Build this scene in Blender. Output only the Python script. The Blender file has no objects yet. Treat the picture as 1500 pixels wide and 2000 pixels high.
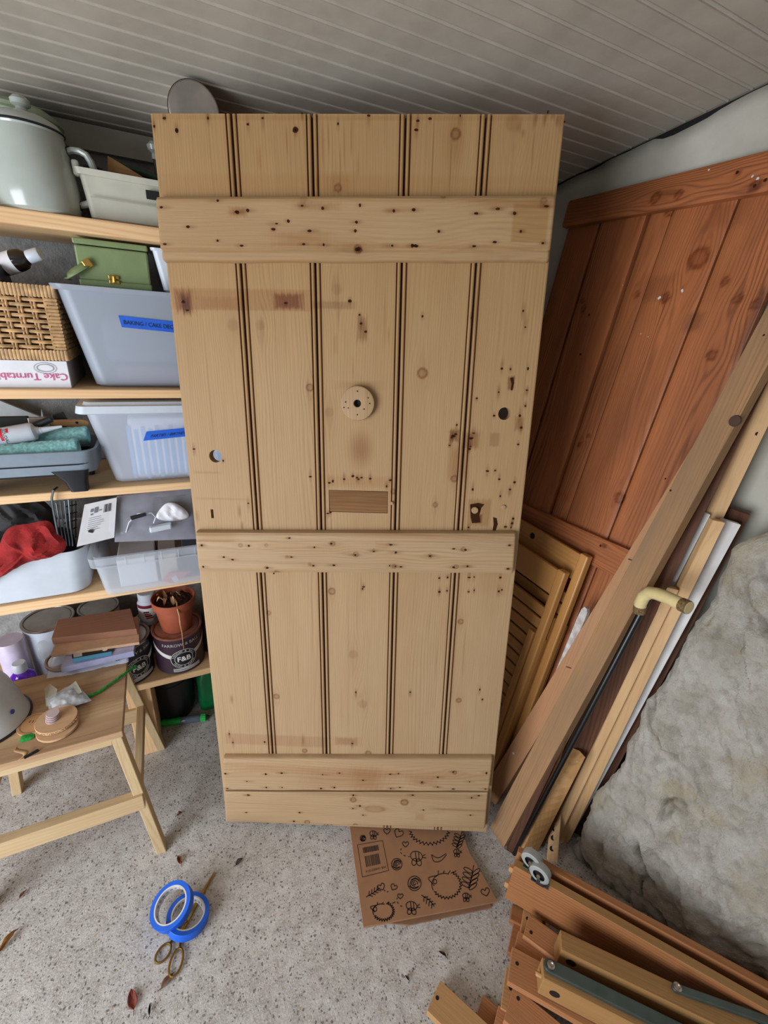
import bpy, bmesh, math, random
import numpy as np
from mathutils import Vector, noise as mnoise
sc = bpy.context.scene
random.seed(7); np.random.seed(7)

# ------------------------------------------------------------------ camera, world, lights, exposure
FPX = 862.0                                  # focal length in pixels of the 1500 x 2000 frame
CAM = np.array([0.0, 0.0, 1.5])
R = np.array([[0.9026167702815396, -0.11287620311549759, 0.4153816663945952],
              [-0.4253542935836916, -0.3818707295041362, 0.8205171971859563],
              [0.06600523415942712, -0.917296957761339, -0.39269530216868065]])
cd = bpy.data.cameras.new('camera'); cam = bpy.data.objects.new('camera', cd)
sc.collection.objects.link(cam); sc.camera = cam
cd.sensor_fit = 'VERTICAL'; cd.sensor_height = 36; cd.lens = FPX * 36 / 2000; cd.clip_start = .02
M = np.eye(4); M[:3, 0] = R[:, 0]; M[:3, 1] = -R[:, 1]; M[:3, 2] = -R[:, 2]; M[:3, 3] = CAM
from mathutils import Matrix
cam.matrix_world = Matrix(M.tolist())

wd = bpy.data.worlds.new('world'); sc.world = wd; wd.use_nodes = True
wd.node_tree.nodes['Background'].inputs[0].default_value = (.92, .96, 1.0, 1)
wd.node_tree.nodes['Background'].inputs[1].default_value = .31

def area(name, loc, target, sx, sy, power, col):
    l = bpy.data.lights.new(name, 'AREA'); l.shape = 'RECTANGLE'; l.size = sx; l.size_y = sy
    l.energy = power; l.color = col
    o = bpy.data.objects.new(name, l); sc.collection.objects.link(o); o.location = loc
    d = Vector(target) - Vector(loc); o.rotation_euler = d.to_track_quat('-Z', 'Y').to_euler()
    return o
area('doorway_daylight', (-1.75, -.05, .82), (.4, .75, .72), 1.35, 1.6, 70, (.90, .955, 1.03))
sc.view_settings.view_transform = 'Standard'; sc.view_settings.look = 'None'
sc.view_settings.exposure = 0.0; sc.view_settings.gamma = 1.0; sc.view_settings.use_curve_mapping = False
sc.cycles.use_denoising = True
sc.cycles.max_bounces = 8

# ------------------------------------------------------------------ geometry helpers
def ray(px, py): return R @ np.array([px - 750, py - 1000, FPX]) / FPX
def onz(px, py, z=0.0): d = ray(px, py); return CAM + d * (z - CAM[2]) / d[2]
def ony(px, py, y): d = ray(px, py); return CAM + d * y / d[1]
def onx(px, py, x): d = ray(px, py); return CAM + d * x / d[0]
def onp(px, py, q, n): d = ray(px, py); n = np.array(n, float); return CAM + d * (n @ (np.array(q) - CAM)) / (n @ d)
def V(*a): return np.array(a, float)
def nrm(v): v = np.array(v, float); return v / np.linalg.norm(v)
BASE = {}
COL = sc.collection

def thing(name, label, cat, loc=(0, 0, 0), group=None, kind=None):
    o = bpy.data.objects.new(name, None); COL.objects.link(o); o.location = loc
    o.empty_display_size = .05
    BASE[o.name] = V(*loc); tag(o, label, cat, group, kind); return o
def tag(o, label=None, cat=None, group=None, kind=None):
    if label: o['label'] = label
    if cat: o['category'] = cat
    if group: o['group'] = group
    if kind: o['kind'] = kind
    return o

class MB:
    def __init__(s): s.v = []; s.f = []; s.m = []; s.cm = 0
    def add(s, vs, fs):
        n = len(s.v); s.v += [tuple(map(float, p)) for p in vs]
        s.f += [tuple(i + n for i in f) for f in fs]; s.m += [s.cm] * len(fs); return s
    def hexa(s, p):   # p: 0-3 one face loop, 4-7 the opposite one
        return s.add(p, [(0, 1, 2, 3), (7, 6, 5, 4), (0, 4, 5, 1), (1, 5, 6, 2), (2, 6, 7, 3), (3, 7, 4, 0)])
    def box(s, c, size, ax=None, ch=0):
        ax = np.eye(3) if ax is None else np.array(ax)
        h = np.array(size) / 2
        if ch <= 0:
            P = [V(*c) + ax.T @ (h * V(a, b, d)) for d in (-1, 1) for a, b in ((-1, -1), (1, -1), (1, 1), (-1, 1))]
            return s.add(P, [(3, 2, 1, 0), (4, 5, 6, 7), (0, 1, 5, 4), (1, 2, 6, 5), (2, 3, 7, 6), (3, 0, 4, 7)])
        bm = bmesh.new(); bmesh.ops.create_cube(bm, size=1)
        for v in bm.verts: v.co = Vector((v.co.x * size[0], v.co.y * size[1], v.co.z * size[2]))
        bmesh.ops.bevel(bm, geom=list(bm.edges), offset=min(ch, min(size) * .45), segments=2, affect='EDGES', profile=.5)
        vs = [V(*c) + ax.T @ V(*v.co) for v in bm.verts]; fs = [tuple(v.index for v in f.verts) for f in bm.faces]
        bm.verts.index_update(); bm.free(); return s.add(vs, fs)
    def tube(s, pts, r, n=8, cap=True, sx=1):
        pts = [V(*p) for p in pts]; N = len(pts)
        rs = r if hasattr(r, '__len__') else [r] * N
        vs = []; t0 = nrm(pts[1] - pts[0]); a = nrm(np.cross(t0, V(0, 0, 1) if abs(t0[2]) < .9 else V(1, 0, 0)))
        for i, p in enumerate(pts):
            t = nrm(pts[min(i + 1, N - 1)] - pts[max(i - 1, 0)]); a = nrm(a - t * (a @ t)); b = np.cross(t, a)
            for k in range(n):
                q = 2 * math.pi * k / n; vs.append(p + rs[i] * (a * math.cos(q) * sx + b * math.sin(q)))
        fs = [(i * n + k, i * n + (k + 1) % n, (i + 1) * n + (k + 1) % n, (i + 1) * n + k) for i in range(N - 1) for k in range(n)]
        if cap: fs += [tuple(range(n))[::-1], tuple((N - 1) * n + k for k in range(n))]
        return s.add(vs, fs)
    def lathe(s, prof, o, ax=(0, 0, 1), n=40, x0=None):
        ax = nrm(ax); a = nrm(x0 if x0 is not None else (np.cross(ax, V(0, 1, 0)) if abs(ax[1]) < .9 else np.cross(ax, V(1, 0, 0))))
        b = np.cross(ax, a); vs = []; N = len(prof)
        for r, h in prof:
            for k in range(n):
                q = 2 * math.pi * k / n; vs.append(V(*o) + ax * h + max(r, 1e-5) * (a * math.cos(q) + b * math.sin(q)))
        fs = [(i * n + k, i * n + (k + 1) % n, (i + 1) * n + (k + 1) % n, (i + 1) * n + k) for i in range(N - 1) for k in range(n)]
        return s.add(vs, fs)
    def prism(s, poly, ext):
        n = len(poly); e = V(*ext); P = [V(*p) for p in poly]
        return s.add(P + [p + e for p in P], [tuple(range(n))[::-1], tuple(range(n, 2 * n))] + [(i, (i + 1) % n, (i + 1) % n + n, i + n) for i in range(n)])
    def loft(s, loops, cap0=True, cap1=True):
        n = len(loops[0]); vs = [p for l in loops for p in l]
        fs = [(i * n + k, i * n + (k + 1) % n, (i + 1) * n + (k + 1) % n, (i + 1) * n + k) for i in range(len(loops) - 1) for k in range(n)]
        if cap0: fs.append(tuple(range(n))[::-1])
        if cap1: fs.append(tuple((len(loops) - 1) * n + k for k in range(n)))
        return s.add(vs, fs)
    def grid(s, P):     # P: (nu, nv, 3)
        nu, nv = P.shape[:2]
        return s.add(P.reshape(-1, 3), [(i * nv + j, (i + 1) * nv + j, (i + 1) * nv + j + 1, i * nv + j + 1) for i in range(nu - 1) for j in range(nv - 1)])
    def disc(s, c, n_, r, n=10, jit=0):
        n_ = nrm(n_); a = nrm(np.cross(n_, V(0, 0, 1) if abs(n_[2]) < .9 else V(1, 0, 0))); b = np.cross(n_, a)
        return s.add([V(*c) + r * (1 + jit * random.uniform(-1, 1)) * (a * math.cos(6.2832 * k / n) + b * math.sin(6.2832 * k / n)) for k in range(n)], [tuple(range(n))])
    def ribbon(s, pts, w, n_):
        P = [V(*p) for p in pts]; N = len(P); vs = []; n_ = nrm(n_)
        for i, p in enumerate(P):
            t = P[min(i + 1, N - 1)] - P[max(i - 1, 0)]; sd = np.cross(n_, nrm(t)) if np.linalg.norm(t) > 1e-9 else V(1, 0, 0)
            vs += [p + sd * w / 2, p - sd * w / 2]
        return s.add(vs, [(2 * i, 2 * i + 1, 2 * i + 3, 2 * i + 2) for i in range(N - 1)])
    def build(s, name, mat, parent=None, frame=None, smooth=False, loc=None, bevel=0, flip=False):
        b = BASE[parent.name] if parent is not None else (V(*loc) if loc is not None else V(0, 0, 0))
        vs = np.array(s.v)
        me = bpy.data.meshes.new(name); me.from_pydata((vs - b).tolist(), [], s.f)
        mats = mat if isinstance(mat, (list, tuple)) else [mat]
        for m in mats: me.materials.append(m)
        if len(mats) > 1: me.polygons.foreach_set('material_index', s.m)
        bm = bmesh.new(); bm.from_mesh(me)
        if not flip: bmesh.ops.recalc_face_normals(bm, faces=bm.faces)
        bm.to_mesh(me); bm.free()
        if frame is not None:
            F = np.array([nrm(x) for x in frame]); g = (vs @ F.T + np.random.uniform(-9, 9, 3)).astype(np.float32)
            at = me.attributes.new('g', 'FLOAT_VECTOR', 'POINT'); at.data.foreach_set('vector', g.ravel())
        if smooth:
            me.polygons.foreach_set('use_smooth', [True] * len(me.polygons))
            me.set_sharp_from_angle(angle=math.radians(35))
        o = bpy.data.objects.new(name, me); COL.objects.link(o)
        if parent is not None: o.parent = parent
        else: o.location = b
        BASE[o.name] = b
        if bevel:
            bv = o.modifiers.new('bevel', 'BEVEL'); bv.width = bevel; bv.segments = 2; bv.limit_method = 'ANGLE'
        return o

def rr(cx, cy, hx, hy, r, z, n=5):
    r = min(r, hx, hy); L = []
    for sx, sy, a0 in ((1, 1, 0), (-1, 1, 90), (-1, -1, 180), (1, -1, 270)):
        for k in range(n + 1):
            a = math.radians(a0 + 90 * k / n); L.append(V(cx + sx * (hx - r) + r * math.cos(a), cy + sy * (hy - r) + r * math.sin(a), z))
    return L

# ------------------------------------------------------------------ materials
def s2l(c): return tuple((x / 12.92 if x <= .04045 else ((x + .055) / 1.055) ** 2.4) for x in (v / 255 for v in c)) + (1,)
def newmat(name):
    m = bpy.data.materials.new(name); m.use_nodes = True; nt = m.node_tree
    return m, nt, nt.nodes['Principled BSDF']
def N(nt, t, **k):
    n = nt.nodes.new(t)
    for a, b in k.items(): setattr(n, a, b)
    return n
def mathn(nt, op, a, b=None, c=None):
    n = N(nt, 'ShaderNodeMath', operation=op)
    for i, x in enumerate((a, b, c)):
        if x is None: continue
        if isinstance(x, (int, float)): n.inputs[i].default_value = x
        else: nt.links.new(x, n.inputs[i])
    return n.outputs[0]
def mixc(nt, f, a, b, mode='MIX'):
    n = N(nt, 'ShaderNodeMix', data_type='RGBA', blend_type=mode)
    for i, x in ((0, f), (6, a), (7, b)):
        if isinstance(x, (int, float)): n.inputs[i].default_value = x
        elif isinstance(x, tuple): n.inputs[i].default_value = x
        else: nt.links.new(x, n.inputs[i])
    return n.outputs[2]
def noise(nt, vec, scale, detail=3, rough=.55):
    n = N(nt, 'ShaderNodeTexNoise'); n.inputs['Scale'].default_value = scale
    n.inputs['Detail'].default_value = detail; n.inputs['Roughness'].default_value = rough
    nt.links.new(vec, n.inputs['Vector']); return n.outputs[0]
def scaled(nt, vec, x, y, z):
    n = N(nt, 'ShaderNodeVectorMath', operation='MULTIPLY'); nt.links.new(vec, n.inputs[0]); n.inputs[1].default_value = (x, y, z)
    return n.outputs[0]
def ramp(nt, f, lo, hi):
    n = N(nt, 'ShaderNodeMapRange'); nt.links.new(f, n.inputs[0]); n.inputs[1].default_value = lo; n.inputs[2].default_value = hi
    return n.outputs[0]
def bump(nt, p, h, strength, dist=.002):
    b = N(nt, 'ShaderNodeBump'); b.inputs['Strength'].default_value = strength; b.inputs['Distance'].default_value = dist
    nt.links.new(h, b.inputs['Height']); nt.links.new(b.outputs[0], p.inputs['Normal'])

def mat(name, c, rough=.5, metal=0, var=.08, vs=25, bmp=0, coat=0):
    m, nt, p = newmat(name); p.inputs['Roughness'].default_value = rough; p.inputs['Metallic'].default_value = metal
    tc = N(nt, 'ShaderNodeTexCoord'); f = noise(nt, tc.outputs['Object'], vs, 4)
    base = s2l(c); dk = tuple(x * (1 - var * 2) for x in base[:3]) + (1,); lt = tuple(min(1, x * (1 + var)) for x in base[:3]) + (1,)
    nt.links.new(mixc(nt, ramp(nt, f, .3, .7), dk, lt), p.inputs['Base Color'])
    if coat: p.inputs['Coat Weight'].default_value = coat; p.inputs['Coat Roughness'].default_value = .12
    if bmp: bump(nt, p, noise(nt, tc.outputs['Object'], vs * 6, 4), bmp)
    return m
def clear(name, c, a, rough=.2, trans=0.3):
    m, nt, p = newmat(name); p.inputs['Base Color'].default_value = s2l(c); p.inputs['Roughness'].default_value = rough
    tr = N(nt, 'ShaderNodeBsdfTransparent'); tl = N(nt, 'ShaderNodeBsdfTranslucent'); tl.inputs[0].default_value = s2l(c)
    m1 = N(nt, 'ShaderNodeMixShader'); m1.inputs[0].default_value = trans
    nt.links.new(p.outputs[0], m1.inputs[1]); nt.links.new(tl.outputs[0], m1.inputs[2])
    m2 = N(nt, 'ShaderNodeMixShader'); m2.inputs[0].default_value = a
    nt.links.new(tr.outputs[0], m2.inputs[1]); nt.links.new(m1.outputs[0], m2.inputs[2])
    nt.links.new(m2.outputs[0], nt.nodes['Material Output'].inputs[0]); return m
def wood(name, light, dark, ring=150, wav=.02, fig=.55, fibre=.35, blotch=.3, bcol=None, rough=.62, bmp=.25, tint=False, slow=1.0, spec=.3, streak=.25):
    m, nt, p = newmat(name); p.inputs['Roughness'].default_value = rough; p.inputs['Specular IOR Level'].default_value = spec
    at = N(nt, 'ShaderNodeAttribute', attribute_name='g'); g = at.outputs['Vector']
    sp = N(nt, 'ShaderNodeSeparateXYZ'); nt.links.new(g, sp.inputs[0])
    n1 = noise(nt, scaled(nt, g, 5, 5, .7 * slow), 1, 2)
    n1b = noise(nt, scaled(nt, g, 22, 22, 2.2 * slow), 1, 2)
    x = mathn(nt, 'ADD', sp.outputs[0], mathn(nt, 'MULTIPLY', sp.outputs[1], .7))
    x = mathn(nt, 'ADD', x, mathn(nt, 'MULTIPLY', n1, wav * 7)); x = mathn(nt, 'ADD', x, mathn(nt, 'MULTIPLY', n1b, wav * .8))
    if tint:
        wa = N(nt, 'ShaderNodeAttribute', attribute_name='warp'); x = mathn(nt, 'ADD', x, wa.outputs['Fac'])
    sn = mathn(nt, 'SINE', mathn(nt, 'MULTIPLY', x, ring * 2 * math.pi))
    rg = mathn(nt, 'POWER', mathn(nt, 'MULTIPLY_ADD', sn, .5, .5), 2.2)
    amp = ramp(nt, noise(nt, scaled(nt, g, 9, 9, .5), 1, 2), .35, .65)
    rg = mathn(nt, 'MULTIPLY', rg, mathn(nt, 'MULTIPLY_ADD', amp, .8, .2))
    fb = noise(nt, scaled(nt, g, 420, 420, 9), 1, 3)
    fb = ramp(nt, fb, .35, .75)
    bl = ramp(nt, noise(nt, scaled(nt, g, 10, 10, 2.2), 1, 4), .38, .72)
    stk = ramp(nt, noise(nt, scaled(nt, g, 120, 120, 1.3), 1, 3, .6), .56, .78)
    f = mathn(nt, 'MULTIPLY', rg, fig); f = mathn(nt, 'ADD', f, mathn(nt, 'MULTIPLY', fb, fibre * .5)); f = mathn(nt, 'ADD', f, mathn(nt, 'MULTIPLY', stk, streak))
    c = mixc(nt, f, s2l(light), s2l(dark))
    c = mixc(nt, mathn(nt, 'MULTIPLY', bl, blotch), c, s2l(bcol if bcol else dark))
    if tint:
        ta = N(nt, 'ShaderNodeAttribute', attribute_name='tint'); c = mixc(nt, 1.0, c, ta.outputs['Color'], 'MULTIPLY')
    nt.links.new(c, p.inputs['Base Color'])
    if bmp: bump(nt, p, mathn(nt, 'ADD', mathn(nt, 'MULTIPLY', fb, .6), mathn(nt, 'MULTIPLY', rg, -.6)), bmp, .0012)
    return m

W_DOOR = wood('stripped_pine', (173, 145, 110), (116, 84, 54), ring=150, wav=.016, fig=.26, fibre=.4, blotch=.5, bcol=(156, 124, 88), tint=True, rough=.58, streak=.32)
W_LEDGE = wood('stripped_pine_ledge', (175, 147, 112), (118, 87, 55), ring=120, wav=.02, fig=.24, fibre=.4, blotch=.55, bcol=(150, 118, 84), tint=True, rough=.58, streak=.4)
W_PLAIN = wood('stripped_pine_small', (172, 142, 106), (118, 84, 50), ring=170, wav=.01, fig=.45, fibre=.4, blotch=.4, rough=.6)
W_BROWN = wood('brown_pine', (180, 108, 64), (78, 42, 22), ring=105, wav=.034, fig=.6, fibre=.55, blotch=.55, bcol=(104, 58, 32), tint=True, rough=.5, spec=.4, streak=.4)
W_SHELF = wood('shelf_pine', (233, 196, 150), (204, 152, 100), ring=90, wav=.02, fig=.4, fibre=.25, blotch=.3, rough=.6)
W_BIRCH = wood('pale_stool_wood', (200, 176, 136), (158, 126, 86), ring=70, wav=.02, fig=.28, fibre=.4, blotch=.4, bcol=(178, 138, 98), rough=.65)
W_STTOP = wood('stained_stool_top', (206, 174, 134), (150, 108, 72), ring=60, wav=.03, fig=.3, fibre=.4, blotch=.75, bcol=(140, 102, 74), rough=.6)
W_WEATH = wood('weathered_timber', (166, 125, 86), (104, 76, 52), ring=120, wav=.02, fig=.4, fibre=.6, blotch=.85, bcol=(128, 104, 78), rough=.75, streak=.5)
W_BATT = wood('orange_batten', (180, 136, 98), (132, 92, 60), ring=120, wav=.02, fig=.3, fibre=.5, blotch=.5, bcol=(170, 112, 72), rough=.7)
W_YEL = wood('honey_batten', (170, 128, 80), (124, 88, 50), ring=100, wav=.02, fig=.35, fibre=.4, blotch=.5, rough=.6)
W_PINE = wood('planed_pine', (204, 166, 120), (168, 126, 84), ring=80, wav=.02, fig=.25, fibre=.35, blotch=.25, rough=.6)
W_DARK = wood('dark_board', (96, 58, 36), (46, 26, 16), ring=90, wav=.02, fig=.5, fibre=.5, blotch=.5, rough=.7)
W_CHAIR = wood('honey_beech', (196, 142, 80), (150, 100, 52), ring=60, wav=.02, fig=.25, fibre=.4, blotch=.4, bcol=(166, 108, 52), rough=.4, spec=.5)
W_RAIL = wood('orange_rail', (164, 111, 70), (112, 68, 40), ring=70, wav=.03, fig=.5, fibre=.35, blotch=.4, bcol=(142, 86, 52), rough=.5)
W_SLAT = wood('red_slat', (184, 130, 88), (132, 84, 52), ring=130, wav=.02, fig=.45, fibre=.4, blotch=.4, bcol=(150, 94, 58), rough=.55)
W_SLATP = wood('pale_slat', (188, 144, 98), (150, 106, 64), ring=90, wav=.02, fig=.3, fibre=.3, blotch=.3, rough=.55)
W_FILL = wood('rough_filler_wood', (150, 108, 66), (92, 62, 36), ring=110, wav=.02, fig=.5, fibre=.7, blotch=.6, rough=.8)
K_NAIL = mat('nail_hole_dark', (58, 34, 22), 1.0); K_NAIL.node_tree.nodes['Principled BSDF'].inputs['Specular IOR Level'].default_value = 0
K_BLACK = mat('black_plastic', (22, 24, 30), .35)
K_SOOT = mat('deep_black', (14, 13, 13), .7)
K_STEEL = mat('brushed_steel', (190, 180, 170), .32, 1, var=.1)
K_ZINC = mat('zinc_steel', (120, 130, 135), .38, 1)
K_BRASS = mat('brass', (200, 160, 80), .3, 1)
K_WHITE = mat('white_plastic', (198, 205, 214), .4, var=.03)
K_CREAM = mat('cream_plastic', (186, 184, 168), .5, var=.04)
K_ENAM = mat('white_enamel', (172, 178, 170), .22, var=.05, vs=14, coat=.4)
K_INK = mat('print_ink', (48, 34, 26), .8)
K_BLUE = mat('blue_tape', (20, 92, 205), .55, var=.06)
K_PAPER = mat('white_paper', (222, 222, 226), .7, var=.03)
K_TERRA = mat('terracotta_plastic', (160, 82, 56), .5, var=.08)
K_GREEN = mat('sage_leatherette', (122, 140, 96), .5, var=.05, bmp=.1)
K_LEAF = mat('dead_leaf', (122, 74, 48), .8, var=.25, vs=60)
K_LEAFR = mat('red_dead_leaf', (128, 58, 44), .8, var=.25, vs=60)
K_RED = mat('red_cloth', (150, 30, 30), .95, var=.2, vs=40, bmp=.6)
K_PAINTW = mat('white_paint', (206, 202, 198), .55, var=.05)
K_RATTAN = mat('rattan', (194, 154, 106), .55, var=.22, vs=55)
K_CLEAR = clear('frosted_clear_plastic', (222, 228, 236), .36, .25, .3)
K_CLEARB = clear('clear_bag_film', (225, 228, 236), .27, .08, .1)
K_MILK = clear('milky_plastic', (188, 196, 208), .62, .35, .25)
K_MILKB = clear('milky_thin_plastic', (226, 231, 242), .40, .35, .3)

# ------------------------------------------------------------------ the room
def CEIL(y): return 1.915 + .119 * (1.63 - y)
WX, WY = 1.22, 1.63

def concrete():
    m, nt, p = newmat('concrete_floor'); p.inputs['Roughness'].default_value = .85; p.inputs['Specular IOR Level'].default_value = .2
    tc = N(nt, 'ShaderNodeTexCoord'); v = tc.outputs['Object']
    big = noise(nt, v, 3.2, 4); mid = noise(nt, v, 30, 5, .65); fine = noise(nt, v, 210, 4, .7)
    c = mixc(nt, ramp(nt, mid, .32, .68), s2l((154, 147, 141)), s2l((206, 202, 198)))
    c = mixc(nt, mathn(nt, 'MULTIPLY', ramp(nt, big, .4, .75), .5), c, s2l((138, 130, 122)))
    c = mixc(nt, mathn(nt, 'MULTIPLY', ramp(nt, fine, .44, .62), .6), c, s2l((222, 216, 208)))
    holes = None
    for sc_, th, col in ((90, .27, (84, 76, 70)), (46, .15, (66, 58, 52)), (170, .34, (96, 86, 78)), (130, .3, (204, 196, 186)), (60, .2, (170, 152, 128))):
        vo = N(nt, 'ShaderNodeTexVoronoi'); vo.inputs['Scale'].default_value = sc_; vo.inputs['Randomness'].default_value = 1
        off = N(nt, 'ShaderNodeVectorMath', operation='ADD'); nt.links.new(v, off.inputs[0])
        ns = N(nt, 'ShaderNodeTexNoise'); ns.inputs['Scale'].default_value = sc_ * 1.3; nt.links.new(v, ns.inputs['Vector'])
        k = N(nt, 'ShaderNodeVectorMath', operation='SCALE'); nt.links.new(ns.outputs['Color'], k.inputs[0]); k.inputs['Scale'].default_value = .6 / sc_
        nt.links.new(k.outputs[0], off.inputs[1]); nt.links.new(off.outputs[0], vo.inputs['Vector'])
        sel = N(nt, 'ShaderNodeSeparateColor'); nt.links.new(vo.outputs['Color'], sel.inputs[0])
        f = mathn(nt, 'MULTIPLY', mathn(nt, 'LESS_THAN', vo.outputs['Distance'], th), mathn(nt, 'GREATER_THAN', sel.outputs[0], .74))
        c = mixc(nt, mathn(nt, 'MULTIPLY', f, .68), c, s2l(col)); holes = f if holes is None else mathn(nt, 'ADD', holes, f)
    nt.links.new(c, p.inputs['Base Color'])
    bump(nt, p, mathn(nt, 'ADD', mathn(nt, 'MULTIPLY', fine, 1.0), mathn(nt, 'MULTIPLY', holes, -.6)), .55, .003)
    return m
def plaster(name, c1, c2, sc1=6, rough=.85, bs=90, bst=.3):
    m, nt, p = newmat(name); p.inputs['Roughness'].default_value = rough; p.inputs['Specular IOR Level'].default_value = .2
    tc = N(nt, 'ShaderNodeTexCoord'); v = tc.outputs['Object']
    c = mixc(nt, ramp(nt, noise(nt, v, sc1, 6, .6), .32, .7), s2l(c1), s2l(c2))
    nt.links.new(c, p.inputs['Base Color']); bump(nt, p, noise(nt, v, bs, 5, .6), bst, .004); return m
M_FLOOR = concrete()
M_CEIL = plaster('ceiling_paint', (162, 154, 141), (180, 172, 159), 9, .6, 60, .08)
M_WALLR = plaster('white_plaster', (170, 166, 153), (194, 190, 177), 5, .85, 40, .18)
M_WALLB = plaster('grey_render', (128, 128, 126), (158, 158, 156), 30, .9, 130, .9)

o = MB().box((-.4, .1, -.03), (3.6, 3.3, .06)).build('floor', M_FLOOR); tag(o, 'speckled grey concrete floor', kind='structure')
# tongue and groove ceiling: a deck with one object per board
tv = nrm((0, 1, -.119)); nd = nrm((0, -.119, -1))
y0, y1 = -1.4, 1.66
P = [V(-2.1, y0, CEIL(y0)), V(1.235, y0, CEIL(y0)), V(1.235, y1, CEIL(y1)), V(-2.1, y1, CEIL(y1))]
ce = MB().hexa([p - nd * .004 for p in P] + [p - nd * .03 for p in P]).build('ceiling', M_CEIL); tag(ce, 'painted board ceiling sloping to the back', kind='structure')
prof = [(0, -.004), (.0008, -.001), (.0022, .0014), (.0040, .0020), (.0058, .0014), (.0072, -.001), (.0082, -.0035), (.0096, 0), (.0462, 0), (.0473, -.004)]
bp = [V(-2.05, 0, 0) + tv * a + nd * b for a, b in prof]
bmesh_ = MB().prism(bp, (2.05 + WX - .006, 0, 0))
b_first = bmesh_.build('board', M_CEIL, ce)
k = 0
yb = 1.257 + .0475 * 7
pos = []
while yb > -1.35:
    pos.append(yb); yb -= .0475 / math.sqrt(1 + .119 ** 2)
for i, yy in enumerate(pos):
    b = b_first if i == 0 else b_first.copy()
    if i: COL.objects.link(b); b.parent = ce
    b.location = (0, yy, CEIL(yy) + random.uniform(-.0006, .0006))
# right wall (alcove) with a ragged top edge under the boards
def fr(x, y, z, o=4): return mnoise.fractal(Vector((x, y, z)), 1.0, 2.0, o)
nu, nv = 90, 60; G = np.zeros((nu, nv, 3))
for i in range(nu):
    y = -.7 + (WY + .75) * i / (nu - 1)
    top = CEIL(y) - .003 - .012 * max(0, min(1, fr(y * 6, 3, 1, 4) * 2.5 + .15)) - .003 * abs(fr(y * 40, 5, 2, 2)) 
    for j in range(nv):
        z = top * j / (nv - 1)
        G[i, j] = (WX + .006 * fr(y * 4, z * 4, 2, 4), y, z)
mb = MB().grid(G); o = mb.build('wall_right', M_WALLR, smooth=True); tag(o, 'white plastered right wall under the ceiling', kind='structure')
so = o.modifiers.new('thick', 'SOLIDIFY'); so.thickness = .05; so.offset = 1 if o.data.polygons[0].normal.x > 0 else -1
nu, nv = 70, 60; G = np.zeros((nu, nv, 3))
for i in range(nu):
    x = -2.1 + 3.4 * i / (nu - 1)
    for j in range(nv): 
        z = (CEIL(WY) + .01) * j / (nv - 1); G[i, j] = (x, WY + .005 * fr(x * 5, z * 5, 7, 4), z)
o = MB().grid(G).build('wall_back', M_WALLB, smooth=True); tag(o, 'rough grey rendered back wall behind the shelves', kind='structure')
o = MB().box((-.4, WY - .012, 1.885), (3.3, .02, .055)).build('trim_1', M_CEIL); tag(o, 'painted trim board along the top of the back wall', kind='structure')

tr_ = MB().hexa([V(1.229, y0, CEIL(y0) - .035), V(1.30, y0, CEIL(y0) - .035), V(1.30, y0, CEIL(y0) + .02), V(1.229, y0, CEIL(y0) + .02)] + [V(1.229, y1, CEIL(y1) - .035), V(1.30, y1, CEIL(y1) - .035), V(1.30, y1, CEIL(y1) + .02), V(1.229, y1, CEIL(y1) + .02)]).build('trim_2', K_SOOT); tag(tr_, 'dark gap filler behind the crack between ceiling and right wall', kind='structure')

# thick rough stone wall near the camera on the right
def stone_mat():
    m, nt, p = newmat('limewashed_stone'); p.inputs['Roughness'].default_value = .9; p.inputs['Specular IOR Level'].default_value = .15
    tc = N(nt, 'ShaderNodeTexCoord'); v = tc.outputs['Object']
    a = N(nt, 'ShaderNodeAttribute', attribute_name='pit')
    c = mixc(nt, ramp(nt, noise(nt, v, 11, 8, .72), .36, .66), s2l((204, 195, 179)), s2l((238, 232, 222)))
    c = mixc(nt, mathn(nt, 'MULTIPLY', ramp(nt, noise(nt, v, 3.6, 8, .7), .5, .62), .7), c, s2l((214, 196, 160)))
    c = mixc(nt, mathn(nt, 'MULTIPLY', ramp(nt, noise(nt, v, 34, 6, .7), .54, .72), .5), c, s2l((164, 152, 134)))
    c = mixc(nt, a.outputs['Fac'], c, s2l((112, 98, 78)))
    nt.links.new(c, p.inputs['Base Color']); bump(nt, p, noise(nt, v, 60, 10, .75), 1.0, .016); return m
M_STONE = stone_mat()
nu, nv = 270, 330; G = np.zeros((nu, nv, 3)); pit = np.zeros((nu, nv))
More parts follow.
